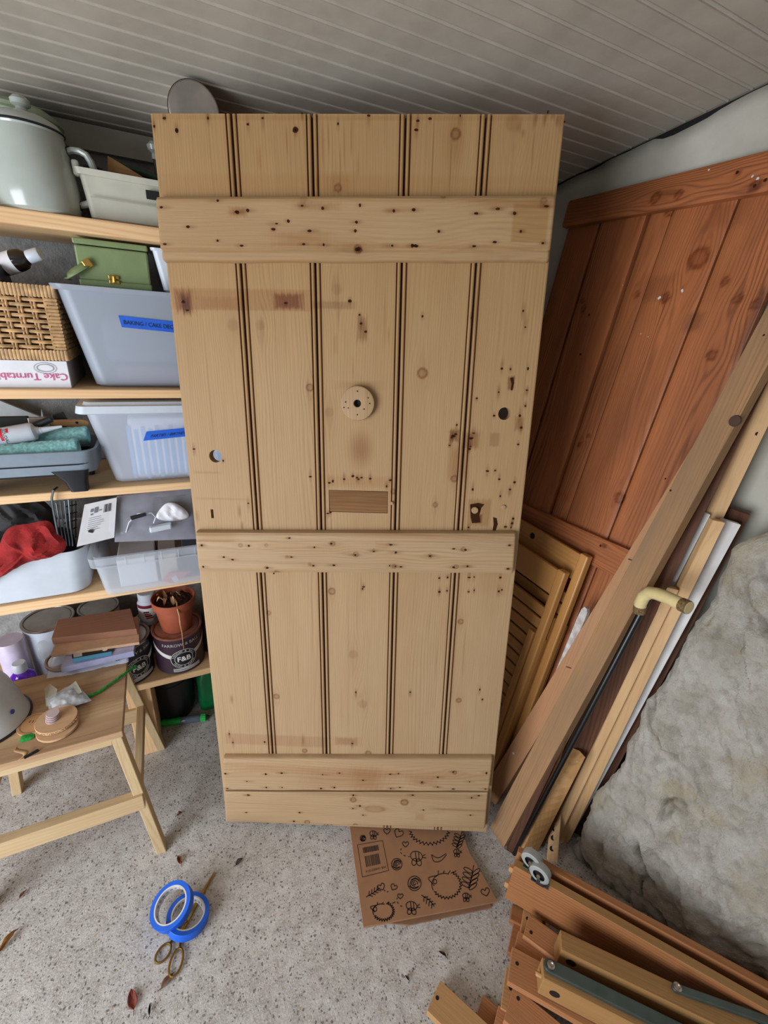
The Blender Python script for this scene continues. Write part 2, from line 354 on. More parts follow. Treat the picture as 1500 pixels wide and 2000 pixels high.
for i in range(nu):
    s = (i / (nu - 1)) ** 1.45; y = .480 - 1.25 * s
    for j in range(nv):
        t = (j / (nv - 1)) ** 1.15; z = 1.75 * t
        x = .990 + .40 * max(0, .47 - y) * (1 - .6 * t) + .098 * z - .028 * (1 - t) ** 9
        yy = y + .012 * (1 - t) ** 6 - .030 * min(1.2, z) ** 2 * (1 - s)
        if s < .06: yy += (1 - s / .06) * .022 * fr(z * 6, 4, 1, 5)
        h = .030 * fr(y * 2.2, z * 2.2, 5, 5)
        q1 = y * .55 + z * .83; q2 = -y * .83 + z * .55
        rm = mnoise.ridged_multi_fractal(Vector((q1 * 2.0 + 3, q2 * 4.6, 2.2)), 1.0, 2.1, 4, 1.0, 2.0)
        led = mnoise.fractal(Vector((q1 * 1.6, q2 * 5.5, 8)), .8, 2.2, 5)
        step = math.tanh(led * 13) * .009 + math.tanh(fr(q1 * 5, q2 * 13, 41, 5) * 9) * .0045
        cr = max(0, 1.0 - abs(fr(q1 * 2.2, q2 * 4.2, 11, 4)) / .045)
        cr *= max(0, min(1, fr(q1 * 3, q2 * 3, 31, 2) * 3 + .35))
        x += (-.6 * h - step + .014 * cr + .011 * fr(y * 13, z * 13, 9, 6) + .009 * fr(q1 * 20, q2 * 44, 21, 6)) * min(1, .25 + s / .09)
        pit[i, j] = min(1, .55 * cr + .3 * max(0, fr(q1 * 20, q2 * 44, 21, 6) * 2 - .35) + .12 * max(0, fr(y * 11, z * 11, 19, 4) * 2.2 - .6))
        if t < .05:                      # undercut, ragged foot
            x += (1 - t / .05) ** 2 * .02
        zz = z + .10 * min(1, max(0, s - .255) / .09) * (1 - t) + (.02 * fr(y * 12, 2, 3, 4) * (1 - t / .1) if t < .1 else 0) + .003 * (1 - t)
        edge = max(0, 1 - s / .035)
        x += edge ** 2 * .025
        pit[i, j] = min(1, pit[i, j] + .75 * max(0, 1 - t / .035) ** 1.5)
        yy -= max(0, z - 1.08) ** 1.0 * .55 * (1 - s); x += max(0, z - 1.1) * .25
        G[i, j] = (x, yy, zz)
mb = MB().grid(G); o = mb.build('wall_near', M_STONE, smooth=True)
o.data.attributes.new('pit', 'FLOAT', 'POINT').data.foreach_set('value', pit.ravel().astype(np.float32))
tag(o, 'rough limewashed stone wall on the right', kind='structure')
so = o.modifiers.new('thick', 'SOLIDIFY'); so.thickness = .06; so.offset = 1 if o.data.polygons[9000].normal.x > 0 else -1
if o.data.polygons[9000].normal.x > 0: so.offset = 1
else: so.offset = -1
# loose rubble under the wall foot, dark earth
rub = [((1440, 1905), .03), ((1475, 1880), .035), ((1410, 1898), .022), ((1498, 1900), .03), ((1392, 1885), .014), ((1340, 1862), .012), ((1300, 1842), .01), ((1455, 1930), .018)]
K_RUB = mat('dark_rubble', (84, 70, 58), .95, var=.25, vs=30, bmp=.6)
names = ['dark lump of rubble, largest under the stone wall foot', 'dark rubble lump next to the terracotta brick', 'dark rubble lump at the tip of the stone wall foot', 'dark rubble lump at the photo edge below the brick',
         'small dark rubble chip just left of the rubble lumps', 'small rubble chip in the gap under the stone wall', 'tiny rubble chip farthest along the gap under the stone wall', 'small rubble lump closest to the orange bed rails']
for (p, r), lb in zip(rub, names):
    c = onz(p[0], p[1], r * .8); bm = bmesh.new(); bmesh.ops.create_icosphere(bm, subdivisions=2, radius=r)
    mb = MB(); mb.add([c + V(*v.co) * (1 + .35 * fr(v.co.x * 40 + c[0] * 9, v.co.y * 40, v.co.z * 40, 3)) * V(1, 1, .8) for v in bm.verts], [tuple(v.index for v in f.verts) for f in bm.faces]); bm.free()
    tag(mb.build('rubble_stone', K_RUB, loc=(c[0], c[1], 0)), lb, 'stone', 'rubble under the stone wall')
bc = onz(1497, 1852, .06)
mb = MB().box((bc[0] + .05, bc[1] - .0, .06), (.1, .06, .12), ax=[nrm((.8, .5, .2)), nrm((-.5, .8, 0)), nrm(np.cross((.8, .5, .2), (-.5, .8, 0)))], ch=.006)
tag(mb.build('brick', mat('brick_red', (170, 110, 86), .9, var=.15, bmp=.4), loc=(bc[0] + .05, bc[1], 0)), 'reddish brick tucked beside the foot of the stone wall', 'brick')

# ------------------------------------------------------------------ stripped plank door leaning in the middle
YAW, LEAN, DW, DH, ROLL = -0.4796, 0.1197, .8326, 1.8747, .053
B0 = V(0.0202, 0.9997, 0)
u0 = V(math.cos(YAW), math.sin(YAW), 0); n0 = V(-math.sin(YAW), math.cos(YAW), 0)
up0 = V(0, 0, 1) * math.cos(LEAN) + n0 * math.sin(LEAN)
DU = u0 * math.cos(ROLL) + up0 * math.sin(ROLL); DV = up0 * math.cos(ROLL) - u0 * math.sin(ROLL); DN = np.cross(DU, DV)
def dp(u, v, h=0): return B0 + DU * u + DV * v + DN * h
def duv(px, py, h=0):
    q = onp(px, py, B0 + DN * h, DN) - B0; return q @ DU, q @ DV
class Feat:
    """knots, stains and painted joint shade of one wooden surface, in its own (u, v) coordinates"""
    def __init__(s): s.kn = []; s.st = []
    def knot(s, u, v, r, dark=.55, along='v', squash=1.0, ring=True): s.kn.append((u, v, r, dark, along, squash, ring)); return s
    def stain(s, u, v, hu, hv, col, k=1.0, soft=.25, rag=0.0): s.st.append((u, v, hu, hv, col, k, soft, rag)); return s
    def attrs(s, me, u, v):
        w = np.zeros_like(u); T = np.ones((len(u), 3))
        rn = np.sin(u * 911 + np.sin(v * 37) * 3) * .5 + np.sin(v * 613 + u * 1290) * .3 + np.sin(u * 2300) * .4
        for ku, kv, r, dark, al, sq, ring in s.kn:
            a, b = (u - ku, v - kv) if al == 'v' else (v - kv, u - ku)
            fall = np.exp(-(b / (4.5 * r)) ** 2) * np.exp(-(a / (3.2 * r)) ** 2)
            w -= 1.1 * r * np.tanh(a / (r * .7)) * fall
            d = np.sqrt((a) ** 2 + (b * sq) ** 2) / r + .08 * rn
            core = np.clip((1.15 - d) / .3, 0, 1); rg = np.exp(-((d - .95) / .22) ** 2) if ring else 0
            m = np.clip(core * dark * .42 + rg * dark * .95, 0, .92)
            halo = np.exp(-(a / (1.3 * r)) ** 2 - (b / (4 * r)) ** 2) * .16
            m = np.clip(m + halo * (dark > .25), 0, .92)
            T *= 1 - m[:, None] * np.array([.55, .72, .85])
        for su, sv, hu, hv, col, k, soft, rag in s.st:
            du = np.abs(u - su) / hu + rag * rn * .35; dv = np.abs(v - sv) / hv + rag * rn * .35
            if rag < 0: d = np.sqrt((u - su) ** 2 / hu ** 2 + (v - sv) ** 2 / hv ** 2)
            else: d = np.maximum(du, dv)
            m = np.clip((1 + soft / 2 - d) / soft, 0, 1); m = m * m * (3 - 2 * m) * k
            T *= 1 - m[:, None] * (1 - np.array(col))
        me.attributes.new('warp', 'FLOAT', 'POINT').data.foreach_set('value', w.astype(np.float32))
        c = np.ones((len(u), 4), np.float32); c[:, :3] = np.clip(T, .02, 1)
        me.attributes.new('tint', 'FLOAT_COLOR', 'POINT').data.foreach_set('color', c.ravel())
def surf(name, P, g, uv, keep, mat_, parent, feat, smooth=True, back=None):
    """height-field slab: P (nu,nv,3) front points, back offset vector, keep (nu-1,nv-1) mask of cells"""
    nu, nv = P.shape[:2]; I = np.arange(nu * nv).reshape(nu, nv); n = nu * nv
    Q = np.concatenate([P.reshape(-1, 3), back.reshape(-1, 3)])
    c = np.stack([I[:-1, :-1], I[1:, :-1], I[1:, 1:], I[:-1, 1:]], -1)[keep].reshape(-1, 4)
    F = [c, c[:, ::-1] + n]
    ed = {}
    d = np.concatenate([c[:, [0, 1]], c[:, [1, 2]], c[:, [2, 3]], c[:, [3, 0]]])
    key = np.sort(d, 1); uq, ix, ct = np.unique(key[:, 0].astype(np.int64) * n + key[:, 1], return_index=True, return_counts=True)
    bd = d[ix[ct == 1]]; F.append(np.stack([bd[:, 1], bd[:, 0], bd[:, 0] + n, bd[:, 1] + n], -1))
    F = np.concatenate(F); b = BASE[parent.name]
    me = bpy.data.meshes.new(name); me.vertices.add(2 * n); me.vertices.foreach_set('co', (Q - b).astype(np.float32).ravel())
    me.loops.add(F.size); me.loops.foreach_set('vertex_index', F.astype(np.int32).ravel())
    me.polygons.add(len(F)); me.polygons.foreach_set('loop_start', np.arange(0, F.size, 4, dtype=np.int32))
    me.update(calc_edges=True); me.validate()
    gg = np.concatenate([g.reshape(-1, 3)] * 2).astype(np.float32)
    me.attributes.new('g', 'FLOAT_VECTOR', 'POINT').data.foreach_set('vector', gg.ravel())
    uu = np.concatenate([uv.reshape(-1, 2)] * 2); feat.attrs(me, uu[:, 0].copy(), uu[:, 1].copy())
    me.materials.append(mat_); me.polygons.foreach_set('use_smooth', [True] * len(me.polygons)); me.set_sharp_from_angle(angle=math.radians(40))
    o = bpy.data.objects.new(name, me); COL.objects.link(o); o.parent = parent; BASE[o.name] = b; return o

door = thing('plank_door', 'stripped pine ledged plank door leaning in the middle of the room', 'door', dp(DW / 2, 0))
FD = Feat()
FD.stain(.4, 1.7, .9, .95, (.97, .92, .82), .9, .9); FD.stain(.4, 1.75, .9, .5, (.96, .92, .83), .8, 1.6); FD.stain(.4, 1.87, .9, .35, (.92, .88, .80), .6, 1.6)
nail = MB()
def nails(px, h, r0=.0021, feat=None, along='u'):
    for x, y in px:
        u, v = duv(x, y, h); a = random.uniform(.7, 1.35); n = 9; ph = random.uniform(0, 6)
        if feat is not None:
            L_, w_ = random.uniform(.006, .016), random.uniform(.0028, .0042)
            feat.stain(u + (random.uniform(-.4, .4) * L_ if along == 'u' else 0), v + (random.uniform(-.4, .4) * L_ if along == 'v' else 0), *((L_, w_) if along == 'u' else (w_, L_)), (.56, .42, .32), random.uniform(.4, .85), 1.7, -1)
        r = r0 * random.uniform(.75, 1.25)
        nail.add([dp(u + r * a * 1.25 * math.cos(6.283 * k / n + ph) * random.uniform(.85, 1.15), v + r / a * math.sin(6.283 * k / n + ph) * random.uniform(.85, 1.15), h + .0004) for k in range(n)], [tuple(range(n))])
def K(px, py, r, **k): u, v = duv(px, py); FD.knot(u, v, r, **k)
for x_, ya, yb_ in ((630, 240, 330), (641, 236, 300), (664, 290, 362), (672, 230, 330), (686, 240, 300), (758, 640, 668), (648, 1010, 1038), (706, 1125, 1162), (852, 1250, 1332), (700, 300, 350), (482, 820, 905), (620, 340, 378), (690, 700, 745), (930, 560, 640), (560, 250, 300), (1040, 260, 330), (845, 240, 370), (880, 270, 372), (660, 520, 640), (455, 1230, 1300), (583, 1260, 1340), (905, 1230, 1330), (752, 560, 690)):
    ua, va = duv(x_, ya); ub, vb = duv(x_, yb_); FD.stain((ua + ub) / 2, (va + vb) / 2, .0011, abs(va - vb) / 2, (.62, .48, .36), .75, 1.2, -1)
for a in ((660, 367, .007), (890, 262, .0095), (825, 729, .011), (605, 757, .008), (887, 935, .008), (850, 986, .006), (648, 1155, .009), (540, 1360, .008),
          (525, 1197, .006), (900, 1214, .007), (896, 1368, .007), (719, 1471, .008), (595, 1466, .007), (768, 960, .006)): K(*a, dark=.72)
for a in ((1003, 240, .016), (658, 565, .0115), (455, 635, .013), (508, 635, .011), (643, 805, .011), (690, 1278, .013), (708, 1375, .014)): K(*a, dark=.5, ring=False)
def S(px0, py0, px1, py1, col, k=1, soft=.25, rag=.0):
    a, b = duv(px0, py0), duv(px1, py1); FD.stain((a[0] + b[0]) / 2, (a[1] + b[1]) / 2, abs(a[0] - b[0]) / 2, abs(a[1] - b[1]) / 2, col, k, soft, rag)
S(333, 563, 605, 608, (.80, .66, .54), .7, .2, .12); S(610, 588, 692, 604, (.62, .55, .5), .6, .4, .4)
S(343, 568, 378, 608, (.52, .30, .2), .85, .9, .9); S(535, 574, 590, 603, (.46, .24, .16), .9, .6, .6); S(355, 580, 372, 612, (.35, .18, .12), .8, .8, .9)
S(385, 580, 470, 605, (.72, .52, .42), .4, .8, .8)
S(685, 848, 724, 905, (.62, .44, .32), .75, 1.6, -1); S(440, 1432, 640, 1460, (.84, .74, .72), .75, .15, .15); S(655, 1440, 700, 1456, (.66, .5, .44), .7, .8, .7)
S(650, 655, 660, 690, (.8, .7, .6), .4, .6, .6)
S(378, 920, 430, 926, (.80, .70, .6), .6, .9); S(385, 972, 480, 977, (.80, .70, .62), .6, .9); S(660, 745, 740, 760, (.8, .68, .55), .5, 1.2); S(640, 930, 765, 952, (.84, .7, .56), .5, 1.2, .4)
S(905, 845, 935, 875, (.6, .42, .3), .8, .8, .8); S(878, 840, 895, 862, (.5, .32, .22), .9, .8, .9); S(915, 975, 955, 1028, (.74, .62, .5), .8, .3, .3); S(930, 1005, 940, 1022, (.42, .24, .16), .9, .4, .2)
S(958, 845, 974, 872, (.72, .66, .6), .8, .2, .2); S(993, 735, 1003, 762, (.5, .34, .26), .9, .4, .6); S(1008, 815, 1020, 840, (.62, .48, .38), .8, .8, .8); S(880, 870, 910, 930, (.66, .48, .34), .6, 1.2, .6)
S(630, 340, 690, 380, (.80, .66, .5), .5, .9, .7); S(870, 225, 905, 330, (.86, .74, .62), .5, 1.4, -1); S(298, 340, 1095, 380, (.93, .85, .75), .6, .8); S(940, 1108, 990, 1160, (.9, .84, .78), .6, 1.0)
S(698, 620, 716, 665, (.55, .38, .26), .7, .8, .9); S(500, 290, 512, 330, (.84, .72, .58), .5, .9, .7)
S(305, 225, 1100, 235, (.85, .75, .64), .6, 1.0, .6)
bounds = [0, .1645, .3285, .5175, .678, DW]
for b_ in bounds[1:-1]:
    FD.stain(b_, DH / 2, .0032, DH, (.46, .36, .29), .95, .5); FD.stain(b_ - .0108, DH / 2, .0013, DH, (.42, .33, .26), .9, .6); FD.stain(b_ + .0108, DH / 2, .0013, DH, (.42, .33, .26), .9, .6); FD.stain(b_, DH / 2, .016, DH, (.86, .78, .70), .6, .6)  # groove shade painted into the tint along joints and quirk lines
holes = [(0.0705, 1.178, .0155), (0.767, 1.294, .0145)]
ku, kv = duv(414, 1003); slots = [(ku - .0032, ku + .0032, kv - .012, kv + .012)]
a, b_ = duv(642, 956), duv(757, 1003); rect = (a[0], b_[0], (b_[1] + a[1]) / 2 - .029, (b_[1] + a[1]) / 2 + .028)
# nail holes and worm holes of the planks
nails([(345, 255), (406, 231), (321, 231), (301, 247), (358, 588), (366, 606), (558, 592), (577, 254), (484, 243), (513, 231), (590, 221), (683, 588), (702, 615), (705, 632), (714, 648), (813, 254), (840, 232), (816, 236), (1013, 254), (1022, 260),
       (1047, 230), (1064, 231), (1070, 219), (1080, 226), (1094, 232), (1088, 236), (1101, 238), (1044, 234), (899, 226), (1022, 607), (1026, 639), (825, 618), (921, 621), (660, 242), (720, 226), (980, 720), (997, 721), (1031, 720), (1029, 762), (974, 766), (931, 778),
       (1026, 793), (965, 812), (885, 851), (890, 848), (882, 855), (892, 830), (878, 870), (920, 856), (919, 872), (925, 846), (917, 877), (952, 920), (967, 919), (975, 936), (1005, 942), (923, 956), (996, 956), (977, 969), (1002, 1013), (1000, 1022), (987, 1029), (998, 1030), (915, 1030), (1015, 812), (1018, 835), (1012, 868),
       (468, 1002), (485, 983), (385, 1005), (379, 877), (436, 900), (473, 1027), (606, 931), (643, 943), (650, 940), (672, 936), (689, 930), (700, 936), (697, 933), (706, 933), (723, 935), (755, 950), (762, 938), (640, 1003), (645, 1001),
       (455, 1450), (448, 1433), (517, 1449), (592, 1441), (592, 1448), (688, 1452), (695, 1352), (801, 1352), (937, 1347), (942, 1366), (453, 1368), (858, 1129), (874, 1128), (916, 1128), (926, 1127), (977, 1128), (858, 1156), (873, 1154), (915, 1156), (926, 1153), (974, 1155), (980, 1152), (708, 1150), (710, 1146)], 0, .0023, FD, 'v')
nails([(345, 255), (1013, 255), (468, 1002), (683, 588), (885, 852), (920, 856), (358, 590), (577, 254)], 0, .0042)
for i in range(5):
    a, b = bounds[i], bounds[i + 1]; pr = []
    bead = [(.0015, -.013), (.0017, -.004), (.0022, -.0014), (.0040, .0000), (.0061, .0006), (.0082, .0), (.0096, -.0016), (.0103, -.005), (.0109, -.0052), (.0116, -.0012), (.0126, 0)]
    if i == 0: pr += [(a, -.0012), (a + .0015, 0)]
    else: pr += [(a - .0005, -.014)] + [(a + x, z) for x, z in bead]
    lo = pr[-1][0]; endp = [(b - .0015, 0), (b, -.0012)] if i == 4 else [(b - x, z) for x, z in bead[::-1]] + [(b + .0005, -.014)]
    hi = endp[0][0]; n = int((hi - lo) / .0023); pr += [(lo + (hi - lo) * k / n, 0) for k in range(1, n)] + endp
    us = np.array([p[0] for p in pr]); hs = np.array([p[1] for p in pr])
    vs = np.linspace(0, DH, 640)
    if i == 2:
        e = np.array([rect[2], rect[2] + .0004, rect[3] - .0004, rect[3]]); vs = np.sort(np.concatenate([vs[np.abs(vs[:, None] - e).min(1) > .0006], e]))
        e2 = np.array([rect[0], rect[0] + .0004, rect[1] - .0004, rect[1]])
        kk = np.abs(us[:, None] - e2).min(1) > .0005; us, hs = us[kk], hs[kk]; us = np.concatenate([us, e2]); hs = np.concatenate([hs, e2 * 0]); od = np.argsort(us); us, hs = us[od], hs[od]
    U, Vv = np.meshgrid(us, vs, indexing='ij'); Hh = np.repeat(hs[:, None], len(vs), 1)
    Hh = Hh + .0005 * np.sin(Vv * 2.1 + i) 
    keep = np.ones((len(us) - 1, len(vs) - 1), bool)
    if i == 2:
        ins = (U > rect[0] + .0002) & (U < rect[1] - .0002) & (Vv > rect[2] + .0002) & (Vv < rect[3] - .0002); Hh[ins] = -.012
    for hu, hv, r in holes:
        cu = (U[:-1, :-1] + U[1:, 1:]) / 2; cv = (Vv[:-1, :-1] + Vv[1:, 1:]) / 2
        m = (cu - hu) ** 2 + (cv - hv) ** 2 < r * r
        if m.any():
            keep &= ~m; touch = np.zeros(U.shape, bool); keepv = np.zeros(U.shape, bool)
            for di in (0, 1):
                for dj in (0, 1):
                    touch[di:di + m.shape[0], dj:dj + m.shape[1]] |= m; keepv[di:di + m.shape[0], dj:dj + m.shape[1]] |= ~m
            t = touch & keepv; d = np.sqrt((U - hu) ** 2 + (Vv - hv) ** 2)
            U[t] = hu + (U[t] - hu) * r / d[t]; Vv[t] = hv + (Vv[t] - hv) * r / d[t]
    for s0, s1, t0, t1 in slots:
        cu = (U[:-1, :-1] + U[1:, 1:]) / 2; cv = (Vv[:-1, :-1] + Vv[1:, 1:]) / 2
        keep &= ~((cu > s0) & (cu < s1) & (cv > t0) & (cv < t1))
    Pf = B0 + U[..., None] * DU + Vv[..., None] * DV + Hh[..., None] * DN
    Pb = B0 + U[..., None] * DU + Vv[..., None] * DV - .024 * DN
    g = np.stack([U + 3.1 * i, Hh * 0, Vv + 5.7 * i], -1)
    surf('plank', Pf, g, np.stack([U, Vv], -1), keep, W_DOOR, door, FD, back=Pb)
# ledges: slightly skewed bars with a worn moulded edge
def ledge(name, cs, T, prof, feat, e=.0045):
    """cs: four (u,v) corners BL, BR, TL, TR; prof: list of (t 0..1 across, h)"""
    nu = 340; ts = np.array([p[0] for p in prof]); hs = np.array([p[1] for p in prof])
    tt = np.sort(np.unique(np.concatenate([ts, np.linspace(0, 1, 46)]))); hh = np.interp(tt, ts, hs)
    s = np.concatenate([[0, .0012, .003, .006], np.linspace(.009, .991, nu), [.994, .997, .9988, 1]])
    S_, T_ = np.meshgrid(s, tt, indexing='ij'); Hh = np.repeat(hh[None], len(s), 0)
    ed = np.minimum(S_, 1 - S_) * .83; Hh = Hh - np.clip(e - ed, 0, e) ** 2 / e * .9
    U = (cs[0][0] * (1 - S_) + cs[1][0] * S_) * (1 - T_) + (cs[2][0] * (1 - S_) + cs[3][0] * S_) * T_
    W_ = (cs[0][1] * (1 - S_) + cs[1][1] * S_) * (1 - T_) + (cs[2][1] * (1 - S_) + cs[3][1] * S_) * T_
    W_ = W_ + .0008 * np.sin(S_ * 23) * (1 - T_)
    Pf = B0 + U[..., None] * DU + W_[..., None] * DV + Hh[..., None] * DN; Pb = B0 + U[..., None] * DU + W_[..., None] * DV + .0 * Hh[..., None] * DN
    off = np.random.uniform(0, 9)
    g = np.stack([W_ + off, Hh * 0, U + off], -1)
    return surf(name, Pf, g, np.stack([U, W_], -1), np.ones((len(s) - 1, len(tt) - 1), bool), W_LEDGE, door, feat, back=Pb)
LT = .024
def cuv(l, h): return [duv(x, y, h) for x, y in l]
L1 = cuv([(314, 508), (1074, 508), (302, 381), (1088, 378)], LT)
f1 = Feat(); f1.stain(.4, 1.7, .9, .5, (.95, .90, .80), .9, .3)
def fs(f, h):
    def st(x0, y0, x1, y1, col, k=1, soft=.3, rag=0):
        a, b = duv(x0, y0, h), duv(x1, y1, h); f.stain((a[0] + b[0]) / 2, (a[1] + b[1]) / 2, abs(a[0] - b[0]) / 2, abs(a[1] - b[1]) / 2, col, k, soft, rag)
    def kn(x, y, r, **kw):
        a = duv(x, y, h); f.knot(a[0], a[1], r, along='u', **kw)
    return st, kn
st, kn = fs(f1, LT)
st(1004, 398, 1066, 474, (.80, .68, .50), .8, .12); st(305, 380, 1085, 396, (.88, .78, .62), .6, .8); st(430, 474, 1070, 486, (.8, .64, .48), .55, .9, .3); st(540, 455, 640, 480, (.80, .64, .46), .6, 1.2, .5)
st(930, 390, 1080, 406, (.74, .58, .44), .5, 1, .4); st(318, 490, 1070, 508, (.93, .93, .94), .5, .5); st(450, 405, 480, 422, (.7, .52, .36), .8, 1, .7); st(585, 395, 660, 410, (.72, .56, .42), .6, 1, .6)
st(660, 474, 710, 490, (.8, .68, .54), .4, 1.2, .6); st(760, 405, 820, 415, (.8, .66, .52), .6, 1, .5)
kn(593, 389, .008, dark=.5, ring=False); kn(699, 486, .0075, dark=.85); kn(1062, 392, .006, dark=.5); kn(866, 381, .005, dark=.6); kn(945, 497, .02, dark=.2, ring=False)
nails([(315, 405), (322, 477), (367, 443), (425, 392), (425, 470), (464, 415), (484, 411), (534, 448), (472, 480), (590, 402), (630, 407), (593, 477), (632, 478), (696, 434), (703, 401), (694, 451), (700, 486), (769, 412), (808, 410), (766, 480), (808, 480),
       (857, 452), (930, 417), (972, 408), (926, 481), (966, 473), (1067, 403), (1060, 475), (1017, 452), (1005, 417), (563, 432), (540, 437), (604, 451)], LT, .0026, f1)
ledge('ledge', L1, LT, [(0, .006), (.02, .015), (.05, .019), (.13, .019), (.17, .0175), (.2, LT), (.88, LT), (.94, LT - .001), (.985, .019), (1, .012)], f1)
nails([(805, 480), (811, 480), (813, 481), (462, 414), (700, 488), (701, 485), (697, 487)], LT, .0034)
L2 = cuv([(388, 1121), (1003, 1123), (380, 1040), (1009, 1042)], LT)
f2 = Feat(); st, kn = fs(f2, LT)
for q in ((470, 1065, .005), (520, 1065, .004), (650, 1062, .006), (695, 1083, .007), (560, 1088, .004), (540, 1119, .006), (730, 1075, .004), (840, 1086, .005), (905, 1073, .006), (605, 1102, .004), (520, 1108, .004), (770, 1106, .006), (890, 1107, .006)): kn(*q, dark=.55)
st(385, 1040, 460, 1060, (.82, .7, .54), .6, 1, .3); st(380, 1108, 640, 1122, (.86, .82, .74), .5, .8); st(735, 1060, 760, 1075, (.84, .68, .54), .5, 1, .5); st(500, 1060, 680, 1080, (.9, .8, .68), .5, 1, .5); st(750, 1085, 1000, 1110, (.95, .9, .8), .5, 1)
st(700, 1040, 1000, 1056, (.86, .74, .6), .6, .8)
nails([(394, 1065), (397, 1107), (437, 1088), (486, 1066), (565, 1051), (614, 1069), (647, 1062), (569, 1088), (612, 1105), (522, 1109), (694, 1084), (773, 1079), (840, 1086), (730, 1077), (763, 1064), (761, 1105), (772, 1106), (783, 1107), (886, 1072), (909, 1074), (886, 1108), (913, 1106), (995, 1065), (992, 1111), (454, 1093), (535, 1120), (652, 1104)], LT, .0023, f2)
ledge('ledge', L2, LT, [(0, .010), (.03, .019), (.09, LT - .002), (.14, LT), (.78, LT), (.80, LT - .0015), (.83, LT - .0002), (.93, LT - .001), (.98, .019), (1, .010)], f2)
L3 = cuv([(437, 1546), (955, 1548), (434, 1484), (963, 1486)], LT)
f3 = Feat(); st, kn = fs(f3, LT)
st(440, 1505, 960, 1512, (.86, .72, .62), .6, .9, .3); st(600, 1505, 760, 1545, (.84, .70, .62), .55, 1, .4); st(690, 1500, 740, 1545, (.82, .66, .52), .5, 1, .5); st(436, 1484, 962, 1502, (.97, .9, .8), .5, .4); st(800, 1515, 850, 1535, (.84, .66, .62), .5, 1, .5)
kn(888, 1509, .006, dark=.7); kn(825, 1529, .006, dark=.5)
nails([(440, 1511), (444, 1540), (482, 1526), (519, 1512), (550, 1510), (520, 1538), (551, 1538), (630, 1513), (663, 1510), (627, 1540), (653, 1538), (709, 1524), (762, 1512), (778, 1511), (763, 1540), (781, 1538), (824, 1528), (855, 1518), (855, 1537), (885, 1508), (917, 1527), (950, 1510), (948, 1541), (885, 1541)], LT, .0024, f3)
ledge('ledge', L3, LT, [(0, .016), (.03, .021), (.06, LT), (.60, LT), (.66, LT - .0012), (.7, LT - .0012), (.94, LT - .003), (.98, .018), (1, .012)], f3)
f4 = Feat(); st, kn = fs(f4, .019)
kn(690, 1562, .009, dark=.8); kn(790, 1567, .011, dark=.85); kn(600, 1606, .008, dark=.7); kn(694, 1613, .008, dark=.7); kn(485, 1553, .004, dark=.7); kn(732, 1580, .012, dark=.35, squash=.4); kn(830, 1581, .02, dark=.22, ring=False, squash=.3)
st(445, 1545, 950, 1553, (.76, .68, .6), .6, .9, .2); st(850, 1578, 950, 1586, (.66, .56, .52), .7, .9, .2); st(812, 1590, 830, 1602, (.78, .62, .48), .5, 1, .5)
BBo = cuv([(440, 1607), (948, 1620), (439, 1547), (954, 1549)], .019)
nails([(481, 1587), (585, 1587), (689, 1579), (709, 1592), (703, 1574), (806, 1553), (827, 1582), (919, 1592), (921, 1558), (935, 1554), (690, 1553), (574, 1604), (485, 1553)], .019, .0024, f4)
ledge('bottom_board', BBo, .019, [(0, .014), (.03, .018), (.06, .019), (.96, .019), (.98, .0185), (1, .017)], f4)
o = nail.build('nail_holes', K_NAIL, door); o['kind'] = 'stuff'
# gaps of a patched keyhole and of chipped plugs
mb = MB()
for px in ([(963, 1010), (970, 1012), (972, 1024), (968, 1036), (962, 1036), (964, 1024)], [(918, 985), (934, 982), (946, 985), (940, 992), (936, 1006), (938, 1020), (922, 1022), (919, 1010)], [(996, 738), (1003, 737), (1004, 748), (1001, 762), (997, 762), (999, 750)]):
    P = [dp(*duv(x, y), .0005) for x, y in px]; mb.add(P, [tuple(range(len(P)))])
mb.build('chipped_hole', K_NAIL, door)
for (x, y), r, l in (((927, 996), .0085, .006), ((983, 990), .0055, .004), ((765, 982), .0042, .007)):
    u, v = duv(x, y); mb = MB().lathe([(0, 0), (r, 0), (r, l * .8), (r * .85, l), (0, l)], dp(u, v), DN, 14); mb.build('wooden_plug', W_PLAIN, door, frame=(DU, DN, DV), smooth=True)
# round wooden rose with a centre hole
cu, cv = duv(698, 788, .016); bm_ = MB()
prr = [(.0085, .001), (.0085, .0150), (.0095, .016), (.036, .016), (.0385, .0150), (.0395, .0125), (.0395, .0), (.0085, .001)]
bm_.lathe(prr, dp(cu, cv), DN, 48, x0=DU)
ro = bm_.build('door_rose', W_PLAIN, door, frame=(DU, DN, DV), smooth=True)
MB().disc(dp(cu, cv, .002), DN, .0088, 20).build('rose_hole', K_SOOT, ro)
mb = MB()
for x, y in ((698, 764), (719, 777), (722, 788), (711, 799), (698, 810), (675, 785), (680, 797), (672, 796)):
    u, v = duv(x, y, .0165); mb.disc(dp(u, v, .0165), DN, .0017, 8, .3)
mb.build('nail_holes', K_NAIL, ro)
# letterbox slot filled from behind with rough wood
mb = MB(); q = [dp(rect[0] + .0006, rect[2] + .0008, -.0025), dp(rect[1] - .0012, rect[2] + .0004, -.0035), dp(rect[1] - .0008, rect[3] - .002, -.0035), dp(rect[0] + .0006, rect[3] - .0012, -.0015)]
mb.hexa(q + [p - DN * .008 for p in q]); mb.build('letterbox_filler', W_FILL, door, frame=(DV, DN, DU))
